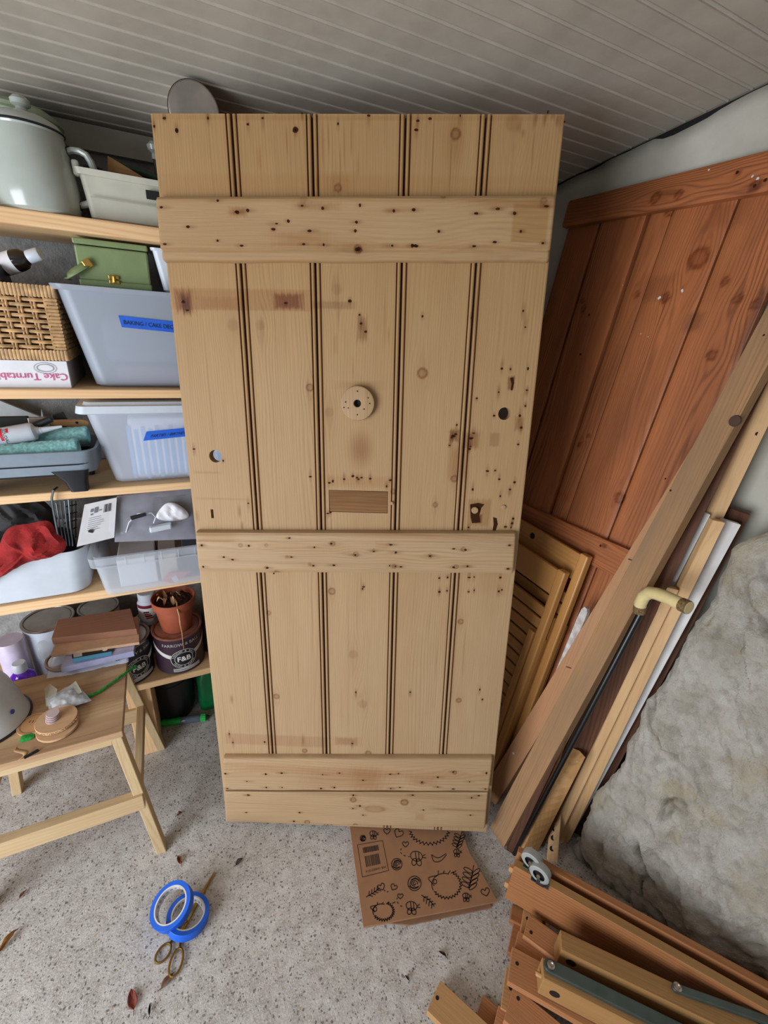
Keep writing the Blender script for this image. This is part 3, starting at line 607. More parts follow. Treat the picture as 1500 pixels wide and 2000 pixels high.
# dark lining of the gaps behind the boards
u_ = [dp(.012, .02, -.0245), dp(DW - .012, .02, -.0245)]
for i in range(1, 5):
    b = bounds[i]; MB().hexa([dp(b - .004, .01, -.0135), dp(b + .004, .01, -.0135), dp(b + .004, DH - .004, -.0135), dp(b - .004, DH - .004, -.0135)] + [dp(b - .004, .01, -.023), dp(b + .004, .01, -.023), dp(b + .004, DH - .004, -.023), dp(b - .004, DH - .004, -.023)]).build('tongue', W_DARK, door, frame=(DU, DN, DV))

# ------------------------------------------------------------------ shelving along the back wall
X_, Y_, Z_ = V(1, 0, 0), V(0, 1, 0), V(0, 0, 1)
SF = 1.33
ZS = dict(s1=(1.640, 1.671), s2=(1.277, 1.300), s3=(1.015, 1.038), s4=(.693, .722), s5=(.317, .342))
sh = thing('shelving_unit', 'pine shelving with five long boards along the back wall', 'shelves', (-.1, 1.48, 0))
for k_, (a, b) in ZS.items():
    MB().box((-.12, SF + .145, (a + b) / 2), (1.9, .29, b - a), ch=.004).build('shelf_board', W_SHELF, sh, frame=(Z_, Y_, X_))
for x in (-.20, .70): MB().box((x, SF + .15, .158), (.075, .26, .316), ch=.002).build('upright', W_SHELF, sh, frame=(X_, Y_, Z_))
for x in (-1.04, .80): MB().box((x, SF + .15, .84), (.03, .27, 1.66), ch=.002).build('upright', W_SHELF, sh, frame=(X_, Y_, Z_))

def text(name, s, size, o, xd, yd, m, parent, align='LEFT', wrap=None, bold=0):
    cu = bpy.data.curves.new(name, 'FONT'); cu.body = s; cu.size = size; cu.align_x = align; cu.offset = bold; cu.resolution_u = 2
    ob = bpy.data.objects.new(name, cu); COL.objects.link(ob)
    dg = bpy.context.evaluated_depsgraph_get(); me = bpy.data.meshes.new_from_object(ob.evaluated_get(dg))
    bpy.data.objects.remove(ob); b = BASE[parent.name]
    xd, yd = V(*xd), V(*yd)
    for v in me.vertices:
        p = V(*o) + xd * v.co.x + yd * v.co.y if wrap is None else wrap(v.co.x, v.co.y)
        v.co = p - b
    me.materials.clear(); me.materials.append(m)
    t = bpy.data.objects.new(name, me); COL.objects.link(t); t.parent = parent; BASE[t.name] = b; return t

def bin_(parent, name, cx, cy, hx, hy, z0, z1, taper, r, m, rim=.012, rimh=.012, wall=.004):
    Ls = []
    def lp(z, e): t = (z - z0) / (z1 - z0); return rr(cx, cy, hx - taper * (1 - t) + e, hy - taper * .5 * (1 - t) + e, r, z)
    Ls.append(lp(z0, -.008)); Ls.append(lp(z0 + .006, 0))
    for k in range(1, 6): Ls.append(lp(z0 + (z1 - z0 - rimh) * k / 5, 0))
    Ls += [lp(z1 - rimh, rim * .8), lp(z1 - rimh * .5, rim), lp(z1, rim), lp(z1, -wall * .3), lp(z1 - rimh, -wall), lp(z0 + .01, -wall), lp(z0 + .008, -.012)]
    return MB().loft(Ls).build(name, m, parent, smooth=True)

# --- top shelf
z = ZS['s1'][1]
jc = V(-.205, 1.395, z)
t = thing('enamel_pot', 'white enamel lidded pot with a side handle on the top shelf', 'pot', jc)
b = MB().lathe([(0, 0), (.066, 0), (.074, .006), (.079, .025), (.080, .05), (.077, .09), (.071, .125), (.066, .148), (.068, .152), (.063, .152), (.062, .14), (0, .138)], jc, n=48).build('body', K_ENAM, t, smooth=True)
lid = MB().lathe([(.066, .1525), (.069, .156), (.062, .166), (.048, .174), (.03, .180), (.012, .184), (.010, .190), (.017, .194), (.018, .202), (.012, .208), (0, .209)], jc, n=48).build('lid', K_ENAM, t, smooth=True)
MB().lathe([(.0685, .1515), (.0705, .1535), (.0690, .1562), (.067, .1535)], jc, n=48).build('black_rim', K_BLACK, lid, smooth=True)
hd = nrm(V(1, -.12, 0)); hp = []
for a, (hx, hz_) in enumerate([(.068, .126), (.080, .131), (.094, .131), (.106, .126), (.113, .114), (.117, .098), (.118, .082), (.117, .066), (.112, .052), (.104, .041), (.094, .034), (.085, .031), (.079, .029), (.076, .028)]):
    hp.append(jc + hd * hx + Z_ * hz_)
hdl = MB().tube(hp, [.006 + .002 * math.sin(math.pi * k / 13) for k in range(14)], 10, sx=1.5).build('handle', K_ENAM, t, smooth=True)
for p in (hp[0], hp[-1]): MB().tube([p - hd * .003, p + hd * .004], .0098, 12).build('handle_chip', K_BLACK, hdl, smooth=True)

dc = V(-.245, 1.535, z); pr = [(0, 0), (.048, 0)]
for k in range(16): zz = .005 + .19 * k / 15; q_ = .050 + .042 * min(1, max(0, (zz - .05) / .11)) ** 1.3; pr += [(q_, zz), (q_ + .004, zz + .004), (q_, zz + .009)]
pr += [(.088, .212), (.07, .222), (.035, .228), (0, .229)]
t = thing('ribbed_drum', 'large pale green ribbed drum behind the enamel pot', 'drum', dc)
MB().lathe(pr[:-4], dc, n=56).build('drum_body', mat('pale_green', (150, 166, 138), .5, var=.05), t, smooth=True)
MB().lathe([(.093, .2)] + pr[-4:] , dc, n=56).build('drum_lid', mat('pale_green_lid', (158, 172, 146), .5, var=.05), t, smooth=True)

cr = thing('plastic_crate', 'cream plastic crate of odds and ends on the top shelf', 'crate', (.04, 1.47, z))
bin_(cr, 'crate_body', .045, 1.478, .165, .118, z + .001, 1.768, .012, .012, K_CREAM, rim=.007, rimh=.012)
MB().box((-.123, 1.375, 1.768), (.014, .02, .03), ch=.005).build('crate_lug', K_CREAM, cr)
MB().box((.035, 1.3525, 1.737), (.05, .004, .018), ch=.0015).build('hand_slot', K_SOOT, cr)
MB().box((.045, 1.3565, 1.716), (.296, .003, .0012)).build('seam', mat('crate_seam', (176, 174, 160), .6), cr)
for i, y in enumerate((1.40, 1.50)):
    pass
w = thing('timber_offcut', 'brown wedge of timber poking out of the cream crate', 'offcut', (-.02, 1.45, 1.70))
MB().prism([(-.075, 1.42, 1.70), (.05, 1.42, 1.70), (.05, 1.42, 1.765), (-.045, 1.42, 1.806), (-.06, 1.42, 1.812)], (0, .02, 0)).build('offcut_body', W_YEL, w, frame=(Z_, Y_, X_))
hz = [V(.05 + .1 * math.cos(a), 1.50 + .04 * math.sin(a), 1.775 + .03 * math.cos(a + 2.6)) for a in np.linspace(2.0, 6.8, 26)]
tag(MB().tube(hz, .008, 8).build('hose', mat('dark_green_rubber', (34, 58, 44), .5), smooth=True, loc=(0, 1.5, 1.77)), 'dark green hose coiled in the cream crate', 'hose')
mb = MB()
for k in range(5):
    c0 = V(-.09 + .012 * k, 1.44 + .01 * k, 1.775); mb.tube([c0 + V(.02 * math.cos(a * 1.3 + k), .016 * math.sin(a * 1.7 + k), .012 * math.sin(a + k * 2)) for a in np.linspace(0, 7, 26)], .004, 6)
tag(mb.build('cable_tangle', K_BLACK, smooth=True, loc=(-.07, 1.45, 1.77)), 'tangle of black cable heaped in the cream crate', 'cable')
t = thing('steel_canister', 'brushed steel canister lying high up behind the plank door top', 'canister', (.125, 1.40, 1.80))
ca = nrm(V(-.10, -1, -.12)); cc = V(.124, 1.285, 1.892)
MB().lathe([(0, 0), (.049, .0), (.0515, -.002), (.052, -.006), (.052, -.18), (0, -.18)], cc, ca, 48).build('canister_body', K_STEEL, t, smooth=True)
MB().lathe([(.0515, -.004), (.0535, -.006), (.0535, -.03), (.0515, -.032)], cc, ca, 48).build('dark_band', K_BLACK, t, smooth=True)
tag(MB().box((.125, 1.45, 1.762), (.15, .17, .145), ch=.004).build('carton', mat('dull_carton', (120, 104, 84), .85), loc=(.12, 1.45, 1.69)), 'dull brown carton in the cream crate under the steel canister', 'box')
t = thing('ceramic_knob', 'small white ceramic knob left of the plank door top corner', 'knob', (.035, 1.48, 1.77))
kc = ony(297, 292, 1.50); MB().lathe([(0, 0), (.007, .0), (.006, .012), (.014, .018), (.016, .028), (.008, .036), (0, .037)], V(kc[0] + .004, 1.50, kc[2] - .02), n=20).build('knob_head', K_ENAM, t, smooth=True)
MB().tube([(kc[0] + .004, 1.50, kc[2] - .02), (kc[0] + .004, 1.50, 1.765)], .004, 8).build('spindle', K_BLACK, t, smooth=True)

# --- second shelf: box, basket, bin, green case, tub
z = ZS['s2'][1]
t = thing('turntable_box', 'white cake turntable box under the wicker basket', 'box', (-.36, 1.47, z))
MB().box((-.38, 1.475, z + .032), (.34, .25, .063), ch=.001).build('carton_body', K_PAPER, t)
MB().box((-.2095, 1.475, z + .032), (.002, .246, .060)).build('side_panel', mat('grey_card', (150, 142, 138), .8), t)
mag = mat('magenta_ink', (206, 66, 130), .6)
text('lettering', 'Cake Turntable', .0235, (-.2135, 1.3485, z + .0345), (-1, 0, 0), (0, 0, -1), mag, t)
for rx, rz in ((.0165, .0085), (.022, .0125)):
    mb = MB(); cx, cz = -.2555, z + .047
    mb.ribbon([V(cx + rx * math.cos(a), 1.3487, cz + rz * math.sin(a)) for a in np.linspace(0, 6.2832, 33)], .0016 if rx < .02 else .001, (0, -1, 0)); mb.build('ring_print', mat('grey_ink', (150, 150, 158), .6), t)

bx0, bx1, by0, by1, bz0, bz1 = -.52, -.205, 1.352, 1.60, z + .064, 1.528
t = thing('wicker_basket', 'woven wicker basket standing on the cake turntable box', 'basket', ((bx0 + bx1) / 2, 1.47, bz0))
def wrapband(p0, p1, a, b, n, col=K_RATTAN):
    mb = MB(); p0, p1 = V(*p0), V(*p1); d = (p1 - p0) / n; dn = nrm(d); a, b = V(*a), V(*b)
    for k in range(n):
        c0 = p0 + d * (k + .04); c1 = p0 + d * (k + .96); m_ = (c0 + c1) / 2
        sq = [(-1, -1), (1, -1), (1, 1), (-1, 1)]
        mb.loft([[c + a * x * q + b * y * q for x, y in sq] for c, q in ((c0, .88), (c0 * .7 + c1 * .3, 1), (c0 * .3 + c1 * .7, 1), (c1, .88))])
    return mb
def rim_loop(zc, h, name, n1=44, n2=34):
    mb = MB()
    for q in (wrapband((bx0, by0 + .006, zc), (bx1, by0 + .006, zc), (0, .007, 0), (0, 0, h), n1), wrapband((bx1 - .006, by0, zc), (bx1 - .006, by1, zc), (.007, 0, 0), (0, 0, h), n2),
              wrapband((bx0, by1 - .006, zc), (bx1, by1 - .006, zc), (0, .007, 0), (0, 0, h), n1), wrapband((bx0 + .006, by0, zc), (bx0 + .006, by1, zc), (.007, 0, 0), (0, 0, h), n2)): mb.add(q.v, q.f)
    o = mb.build(name, K_RATTAN, t); o['kind'] = 'stuff'
rim_loop(bz1 - .013, .013, 'basket_rim'); rim_loop(bz0 + .012, .012, 'basket_base_band')
for (px_, py_) in ((bx1 - .013, by0 + .012), (bx0 + .013, by0 + .012), (bx1 - .013, by1 - .012), (bx0 + .013, by1 - .012)):
    q = wrapband((px_, py_, bz0 + .024), (px_, py_, bz1 - .026), (.013, 0, 0), (0, .0125, 0), 15); o = q.build('corner_post', K_RATTAN, t)
rows = 10
for k in range(rows):
    zc = bz0 + .030 + (bz1 - bz0 - .062) * k / (rows - 1)
    pts = [V(x, by0 + .006 + .0042 * math.sin((x - bx0) * math.pi / .026 + k * math.pi), zc) for x in np.linspace(bx0 + .02, bx1 - .02, 46)]
    MB().tube(pts, .0042, 6).build('weaver', K_RATTAN, t, smooth=True)
    pts = [V(bx1 - .006 + .004 * math.sin((y - by0) * math.pi / .026 + k * math.pi), y, zc) for y in np.linspace(by0 + .02, by1 - .02, 36)]
    MB().tube(pts, .0055, 6).build('weaver', K_RATTAN, t, smooth=True)
for x in np.arange(bx0 + .033, bx1 - .02, .026):
    for d in (-.003, .003): MB().tube([(x + d, by0 + .006, bz0 + .01), (x + d, by0 + .006, bz1 - .01)], .0026, 6).build('stake', K_RATTAN, t, smooth=True)
for y in np.arange(by0 + .033, by1 - .02, .026): MB().tube([(bx1 - .006, y, bz0 + .01), (bx1 - .006, y, bz1 - .01)], .003, 6).build('stake', K_RATTAN, t, smooth=True)
MB().box(((bx0 + bx1) / 2, (by0 + by1) / 2, bz0 + .006), (bx1 - bx0 - .02, by1 - by0 - .02, .008)).build('basket_bottom', K_RATTAN, t)
MB().box(((bx0 + bx1) / 2, by0 + .03, (bz0 + bz1) / 2), (bx1 - bx0 - .04, .003, bz1 - bz0 - .03)).build('lining', mat('brown_lining', (78, 52, 34), .9), t)
K_GLASS = mat('dark_bottle_glass', (30, 22, 20), .1, coat=.5)
bo = ony(70, 498, 1.40)
t = thing('dark_bottle', 'dark glass bottle with a white cap lying in the wicker basket', 'bottle', (bo[0] - .06, 1.42, bz1 - .02))
ax = nrm(V(1, -.25, .38)); oo = V(bo[0], 1.40, bo[2]) - ax * .085
MB().lathe([(0, 0), (.021, 0), (.023, .004), (.023, .045), (.021, .056), (.012, .066), (.011, .08)], oo, ax, 28).build('bottle_body', K_GLASS, t, smooth=True)
MB().lathe([(.0135, .068), (.014, .072), (.014, .092), (.012, .095), (0, .095)], oo, ax, 28).build('cap', K_WHITE, t, smooth=True)
MB().lathe([(.0234, .014), (.0234, .038)], oo, ax, 28).build('label', K_PAPER, t, smooth=True)
oo = V(-.37, 1.40, bz1 - .004); ax = nrm(V(.9, -.1, .18))
t = thing('dark_jar', 'low dark jar lying left of the white capped bottle in the basket', 'jar', oo)
MB().lathe([(0, 0), (.022, .001), (.026, .006), (.026, .06), (.02, .07), (0, .072)], oo, ax, 28).build('jar_body', K_GLASS, t, smooth=True)
MB().lathe([(.0268, .054), (.0275, .056), (.0275, .070), (.024, .074), (0, .074)], oo, ax, 28).build('jar_lid', K_BLACK, t, smooth=True)
mb = MB().box((-.36, 1.48, bz1 - .035), (.26, .17, .07), ch=.02); tag(mb.build('black_cloth', K_SOOT, loc=(-.36, 1.48, bz0 + .01)), 'black cloth bundle filling the wicker basket', 'cloth')

# milky bin with painted tape label
t = thing('storage_bin', 'milky plastic bin labelled baking and cake deco', 'storage bin', (.02, 1.47, z))
bin_(t, 'bin_body', .01, 1.475, .215, .135, z + .001, 1.534, .045, .03, K_MILK, rim=.010, rimh=.012)
def tape_label(parent, p0, p1, p2, y0_, y1_, s, size, off, tilt_cut=.004):
    a, b = ony(*p0, y0_), ony(*p1, y0_); c = ony(*p2, y1_)
    xd = nrm(b - a); 
    P = [a, a + xd * .16, c + xd * .165, c]
    mb = MB().hexa(P + [p + V(0, .0006, 0) for p in P]); tp = mb.build('tape_label', K_BLUE, parent)
    yd = nrm(a - c); text('handwriting', s, size, c + xd * off + nrm(np.cross(xd, yd)) * .0012 * (1 if np.cross(xd, yd)[1] < 0 else -1) + yd * .008, xd, yd * 1.15 + xd * .12, mat('marker_ink', (14, 26, 60), .6), tp)
def fy(zz, z0, z1, cy, hy, tp): return cy - (hy - tp * .5 * (1 - (zz - z0) / (z1 - z0)))
tape_label(t, (231, 616), (330, 627), (238, 639), fy(1.474, z, 1.534, 1.475, .135, .045) - .0015, fy(1.449, z, 1.534, 1.475, .135, .045) - .0015, 'BAKING / CAKE DECO', .0120, .006)
c_ = MB().box((.03, 1.475, z + .03), (.28, .2, .045), ch=.01).build('contents', mat('pink_card', (226, 160, 172), .6), t)
c_ = MB().box((.0, 1.475, z + .115), (.26, .19, .11), ch=.02).build('contents', mat('pale_violet_pack', (198, 198, 214), .6), t)
c_ = MB().box((.02, 1.475, 1.528), (.40, .245, .006), ch=.002).build('bin_lid', K_MILK, t)

t = thing('green_case', 'sage green vanity case with a brass latch on top of the milky bin', 'case', (-.08, 1.43, 1.535))
gx0, gx1, gy, gz0, gz1 = -.154, -.003, 1.372, 1.5345, 1.634
MB().box(((gx0 + gx1) / 2, gy + .06, (gz0 + gz1) / 2), (gx1 - gx0, .118, gz1 - gz0 - .028), ch=.004).build('case_body', K_GREEN, t)
MB().box(((gx0 + gx1) / 2, gy + .06, gz1 - .006), (gx1 - gx0 + .003, .121, .0125), ch=.003).build('case_top', K_GREEN, t)
MB().box(((gx0 + gx1) / 2, gy + .06, gz0 + .0075), (gx1 - gx0 + .003, .121, .0145), ch=.003).build('case_lid', K_GREEN, t)
lt = ony(223, 546, gy - .002)
la = MB().box(lt + V(0, 0, .0045), (.022, .003, .008), ch=.001).box(lt + V(0, 0, -.0055), (.022, .003, .008), ch=.001).build('latch', K_BRASS, t)
MB().tube([lt + V(0, -.003, -.006), lt + V(0, -.003, .006)], .0035, 10).box(lt + V(0, -.002, 0), (.008, .004, .018), ch=.001).build('hasp', K_BRASS, la, smooth=True)
hc = ony(172, 514, gy - .004); pts = [hc, hc + V(-.012, -.006, -.008), hc + V(-.03, -.012, -.02), hc + V(-.045, -.006, -.030), hc + V(-.052, .01, -.034), hc + V(-.045, .03, -.036)]
hb = MB(); P0 = pts
hb.ribbon(P0, .017, nrm(V(-.3, -1, .6))); so_ = hb.build('strap_handle', K_GREEN, t, smooth=True); s_ = so_.modifiers.new('t', 'SOLIDIFY'); s_.thickness = .003
MB().box(hc + V(-.001, -.003, -.001), (.018, .004, .019), ax=[nrm((.82, 0, .5)), V(0, 1, 0), nrm((-.5, 0, .82))], ch=.0018).build('strap_tip', K_BRASS, so_)
t = thing('white_tub', 'white plastic tub right of the green case', 'tub', (.065, 1.44, 1.535))
bin_(t, 'tub_body', .07, 1.43, .062, .06, 1.5345, 1.632, .018, .012, K_WHITE, rim=.004, rimh=.006)

# --- third shelf
z = ZS['s3'][1]
t = thing('storage_bin', 'milky lidded bin of striped party bags labelled parties', 'storage bin', (.02, 1.47, z))
BASE[t.name] = V(.02, 1.47, z)
bin_(t, 'bin_body', .01, 1.475, .205, .135, z + .001, 1.245, .04, .028, K_MILKB, rim=.004, rimh=.006)
lb_ = MB().loft([rr(.01, 1.475, .220, .147, .02, 1.238), rr(.01, 1.475, .224, .150, .022, 1.240), rr(.01, 1.475, .220, .147, .022, 1.258), rr(.01, 1.475, .207, .135, .02, 1.2585), rr(.01, 1.475, .203, .131, .02, 1.266), rr(.01, 1.475, .12, .06, .02, 1.266)]).build('bin_lid', K_WHITE, t, smooth=True)
tape_label(t, (286, 843), (357, 836), (280, 861), fy(1.182, z, 1.245, 1.475, .135, .04) - .0015, fy(1.165, z, 1.245, 1.475, .135, .04) - .0015, 'PARTIES / BIRTHDAY', .0108, .014)
cb_ = mat('white_bag_paper', (232, 236, 244), .7); cs_ = mat('blue_bag_stripe', (110, 178, 232), .6)
yy = 1.367
bag = MB().box((.045, yy + .105, z + .095), (.30, .2, .17), ch=.01).build('striped_bag', cb_, t)
mb = MB()
for k in range(14):
    x = -.105 + .0175 * k; mb.box((x, yy + .0036, z + .085 - .002 * (k % 3)), (.0085, .002, .15 - .02 * (k % 2)))
o = mb.build('stripes', cs_, bag)

def loop_tray(cx, cy, hx, hy, r, z0, z1, tp, m, name, parent):
    return MB().loft([rr(cx, cy, hx - tp, hy - tp, r, z0), rr(cx, cy, hx, hy, r, z1 - .004), rr(cx, cy, hx + .003, hy + .003, r, z1), rr(cx, cy, hx - .004, hy - .004, r, z1), rr(cx, cy, hx - tp - .003, hy - tp - .003, r, z0 + .006)]).build(name, m, parent, smooth=True)
t = thing('paint_tray', 'black plastic paint tray on legs at the shelf edge', 'paint tray', (-.36, 1.40, z))
loop_tray(-.36, 1.402, .165, .088, .03, z + .045, z + .078, .01, K_BLACK, 'tray_body', t)
for x in (-.235, -.50):
    for y in (1.332, 1.47): MB().loft([rr(x, y, .020, .014, .008, z + .0005), rr(x - .004, y, .026, .017, .009, z + .03), rr(x - .012, y, .042, .02, .01, z + .06)]).build('leg', K_BLACK, t, smooth=True)
t = thing('tray_liner', 'grey plastic tray liner holding two turquoise rollers', 'tray liner', (-.36, 1.40, z + .06))
loop_tray(-.355, 1.402, .172, .092, .035, z + .052, z + .112, .006, mat('grey_plastic', (128, 140, 152), .45, var=.05), 'liner_body', t)
K_FLEECE = mat('turquoise_fleece', (156, 214, 214), .95, var=.18, vs=160, bmp=1)
def roller(p0, p1, r, label):
    p0, p1 = V(*p0), V(*p1); t = thing('paint_roller', label, 'paint roller', p0, 'turquoise paint rollers')
    n, m = 90, 30; ax = nrm(p1 - p0); a = nrm(np.cross(ax, Z_)); b = np.cross(ax, a); G = np.zeros((n, m + 1, 3))
    for i in range(n):
        for j in range(m + 1):
            q = 2 * math.pi * j / m; c = p0 + (p1 - p0) * i / (n - 1); rad = r * (1 + .10 * mnoise.noise(Vector(((c[0]) * 130, math.cos(q) * 5, math.sin(q) * 5))) - .06 * (i in (0, n - 1)))
            G[i, j] = c + rad * (a * math.cos(q) + b * math.sin(q))
    MB().grid(G).build('sleeve', K_FLEECE, t, smooth=True)
    MB().lathe([(r * .97, -.0005), (r * .72, .001), (r * .55, -.004), (0, -.006)], p1, ax, 24).build('core', mat('roller_core', (150, 205, 205), .7), t, smooth=True)
roller((-.47, 1.36, 1.1315), (-.222, 1.352, 1.150), .0235, 'turquoise paint roller at the front of the grey liner')
roller((-.46, 1.425, 1.150), (-.205, 1.418, 1.166), .0235, 'turquoise paint roller behind the front roller in the liner')
a0, a1 = ony(0, 855, 1.385), ony(66, 843, 1.385); ax = nrm(a1 - a0)
t = thing('sealant_tube', 'white sealant cartridge with red print on the turquoise rollers', 'cartridge', a0)
MB().lathe([(0, -.10), (.0225, -.10), (.0235, -.098), (.0235, .068), (.021, .074), (.012, .078), (.010, .084), (.0085, .086), (.0085, .09), (0, .09)], a0, ax, 36).build('cartridge_body', K_WHITE, t, smooth=True)
MB().lathe([(.0082, .088), (.0075, .096), (.003, .135), (0, .1355)], a0, ax, 20).build('nozzle', K_WHITE, t, smooth=True)
sx = nrm(np.cross(ax, V(0, 1, 0)))
def strip(x0, x1, q0, q1, m_, nm, rad=.0238):
    G = np.zeros((2, 14, 3)); fwd = V(0, -1, 0); fwd = nrm(fwd - ax * (fwd @ ax)); upv = np.cross(ax, fwd); upv = upv if upv[2] > 0 else -upv
    for i, x in enumerate((x0, x1)):
        for j, q in enumerate(np.linspace(q0, q1, 14)): G[i, j] = a0 + ax * x + rad * (fwd * math.cos(q) + upv * math.sin(q))
    MB().grid(G).build(nm, m_, t, smooth=True)
K_REDP = mat('red_print', (196, 30, 48), .5); K_BLKP = mat('black_print', (30, 28, 30), .5)
strip(.008, .014, -.2, 1.2, K_REDP, 'red_stripe'); strip(-.03, .004, .1, 1.3, K_REDP, 'red_stripe'); strip(.022, .027, .55, 1.1, K_REDP, 'red_stripe'); strip(-.06, -.03, -.5, 1.3, K_BLKP, 'black_stripe')
fwd = V(0, -1, 0); fwd = nrm(fwd - ax * (fwd @ ax)); upv = np.cross(ax, fwd); upv = upv if upv[2] > 0 else -upv
def wr(x, y): q = .35 - 0 + (.5 - x / .0235) * .9; return a0 + ax * (.019 + y * 1.0 - .004) + .0240 * (fwd * math.cos(q) + upv * math.sin(q))
text('lettering', 'SOUDAL', .0095, None, V(0, 0, 0), V(0, 0, 0), K_BLKP, t, wrap=lambda x, y: (lambda q: a0 + ax * (.015 + y) + .0241 * (fwd * math.cos(q) + upv * math.sin(q)))(1.05 - x / .0235))
b0, b1 = ony(95, 826, 1.45), ony(174, 827, 1.45)
t = thing('paint_brush', 'wooden handled paint brush behind the turquoise rollers', 'brush', b0)
xd = nrm(b1 - b0); L = np.linalg.norm(b1 - b0)
out = [(0, .006), (.03, .009), (.06, .010), (L - .015, .011), (L - .004, .008), (L, .002)]
P = [b0 + xd * x + Z_ * h * .9 for x, h in out] + [b0 + xd * x - Z_ * h for x, h in out[::-1]]
hh_ = MB().prism(P, (0, .012, 0)).build('brush_handle', W_SLATP, t, frame=(Z_, Y_, xd), bevel=.002)
MB().disc(b0 + xd * (L - .028) + V(0, -.0006, .002), (0, -1, 0), .0035, 12).build('hanging_hole', K_SOOT, hh_)
MB().box(b0 - xd * .02, (.045, .014, .03), ch=.002).build('ferrule', K_STEEL, t)
MB().box(b0 - xd * .075, (.07, .013, .032), ch=.003).build('bristles', K_SOOT, t)
h0, h1 = ony(68, 832, 1.40), ony(100, 818, 1.40)
tag(MB().tube([h0 - .05 * nrm(h1 - h0), h0, h1], [.009, .0095, .0085], 12).build('roller_handle', K_BLACK, smooth=True, loc=h0), 'short black tool handle above the sealant cartridge nozzle', 'handle')
h0 = ony(118, 812, 1.47); tag(MB().box(h0 - V(0, 0, .012), (.028, .01, .04), ax=[nrm((1, 0, .3)), V(0, 1, 0), nrm((-.3, 0, 1))], ch=.002).build('scraper', K_BLACK, loc=h0), 'black scraper blade behind the wooden brush handle', 'scraper')
g0 = ony(0, 785, 1.60); P = [V(-.70, 1.58, z), V(-.33, 1.58, z), V(-.33, 1.58, z + .17), ony(80, 815, 1.58), ony(0, 783, 1.58), V(-.70, 1.58, z + .235)]
tag(MB().prism(P[:1] + P[1:3] + P[3:], (0, .012, 0)).build('grey_panel', mat('grey_panel_paint', (176, 182, 184), .7), loc=(-.5, 1.58, z)), 'pale grey panel leaning behind the paint tray', 'panel')

# --- fourth shelf
z = ZS['s4'][1]
t = thing('white_bin', 'open white plastic bin with rounded corners on the fourth shelf', 'storage bin', (-.44, 1.45, z))
bin_(t, 'bin_body', -.435, 1.452, .182, .122, z + .001, .862, .014, .045, K_WHITE, rim=.001, rimh=.004)
tag(MB().box((-.45, 1.46, .80), (.28, .17, .12), ch=.03).build('dark_pouch', mat('navy_cloth', (26, 28, 60), .8, var=.2), loc=(-.45, 1.46, .735)), 'navy blue pouch low in the white bin', 'pouch')
def blob(name, px, y, bulge, nz, m_, parent=None, rings=9, back=.03, freq=28, sub=8, loc=None):
    P = [ony(a, b, y) for a, b in px]; n = len(P); Q = []
    for i in range(n):
        for k in range(sub):
            s = k / sub; p0, p1, p2, p3 = P[i - 1], P[i], P[(i + 1) % n], P[(i + 2) % n]
            Q.append(.5 * ((2 * p1) + (-p0 + p2) * s + (2 * p0 - 5 * p1 + 4 * p2 - p3) * s * s + (-p0 + 3 * p1 - 3 * p2 + p3) * s ** 3))
    c = sum(Q) / len(Q); mb = MB(); loops = []
    for side in (1, -1):
        Ls = []
        for r in range(rings):
            s = 1 - r / rings; lp = []
            for q in Q:
                p = c + (q - c) * s; h = math.sqrt(max(0, 1 - s ** 2.4))
                f = mnoise.noise(Vector((p[0] * freq, p[2] * freq * .5, side * 3))) + .5 * mnoise.noise(Vector((p[0] * freq * 2.3 + p[2] * freq * 1.7, p[2] * 9, 4)))
                off = (-(bulge * h) - nz * f * h) if side > 0 else back * h
                lp.append(p + V(0, off, 0))
            Ls.append(lp)
        loops.append(Ls)
    mb.loft(loops[1][::-1] + loops[0], True, True)
    return mb.build(name, m_, parent, smooth=True, loc=loc if loc is not None else c)
tag(blob('red_cloth', [(-45, 1120), (-10, 1085), (14, 1034), (60, 1022), (95, 1018), (112, 1040), (128, 1058), (126, 1075), (108, 1084), (70, 1094), (35, 1106), (0, 1128), (-40, 1150)], 1.325, .024, .024, K_RED), 'red cloth hanging out of the white bin', 'cloth')
tag(blob('black_bag', [(-40, 1010), (-20, 968), (30, 962), (80, 975), (105, 1000), (108, 1030), (60, 1050), (-30, 1060)], 1.44, .03, .02, K_SOOT), 'crumpled black bag above the red cloth in the white bin', 'bag')
t = thing('wire_rack', 'black wire rack hooked on the shelf above the white bin', 'wire rack', (-.29, 1.36, .87))
fp = lambda a, b, y=1.325: ony(a, b, y)
MB().tube([ony(112, 952, 1.34), fp(104, 958, 1.318), fp(101, 972, 1.318), fp(102, 985, 1.318), fp(112, 1040, 1.325), fp(118, 1075, 1.325)], .0028, 8).build('hook_wire', K_ZINC, t, smooth=True)
for k in range(4): MB().tube([fp(110 + 8 * k, 982 - 2 * k, 1.33), fp(116 + 7 * k, 1020, 1.335), fp(124 + 6 * k, 1066, 1.345)], .0018, 6).build('wire', K_ZINC, t, smooth=True)
for k in range(4): MB().tube([fp(126, 990 + 16 * k, 1.35), fp(150, 985 + 15 * k, 1.40)], .0016, 6).build('wire', K_SOOT, t, smooth=True)
for k in range(3): MB().tube([fp(132 + 8 * k, 978, 1.37 + .01 * k), fp(134 + 7 * k, 1050, 1.37 + .01 * k)], .0016, 6).build('wire', K_SOOT, t, smooth=True)

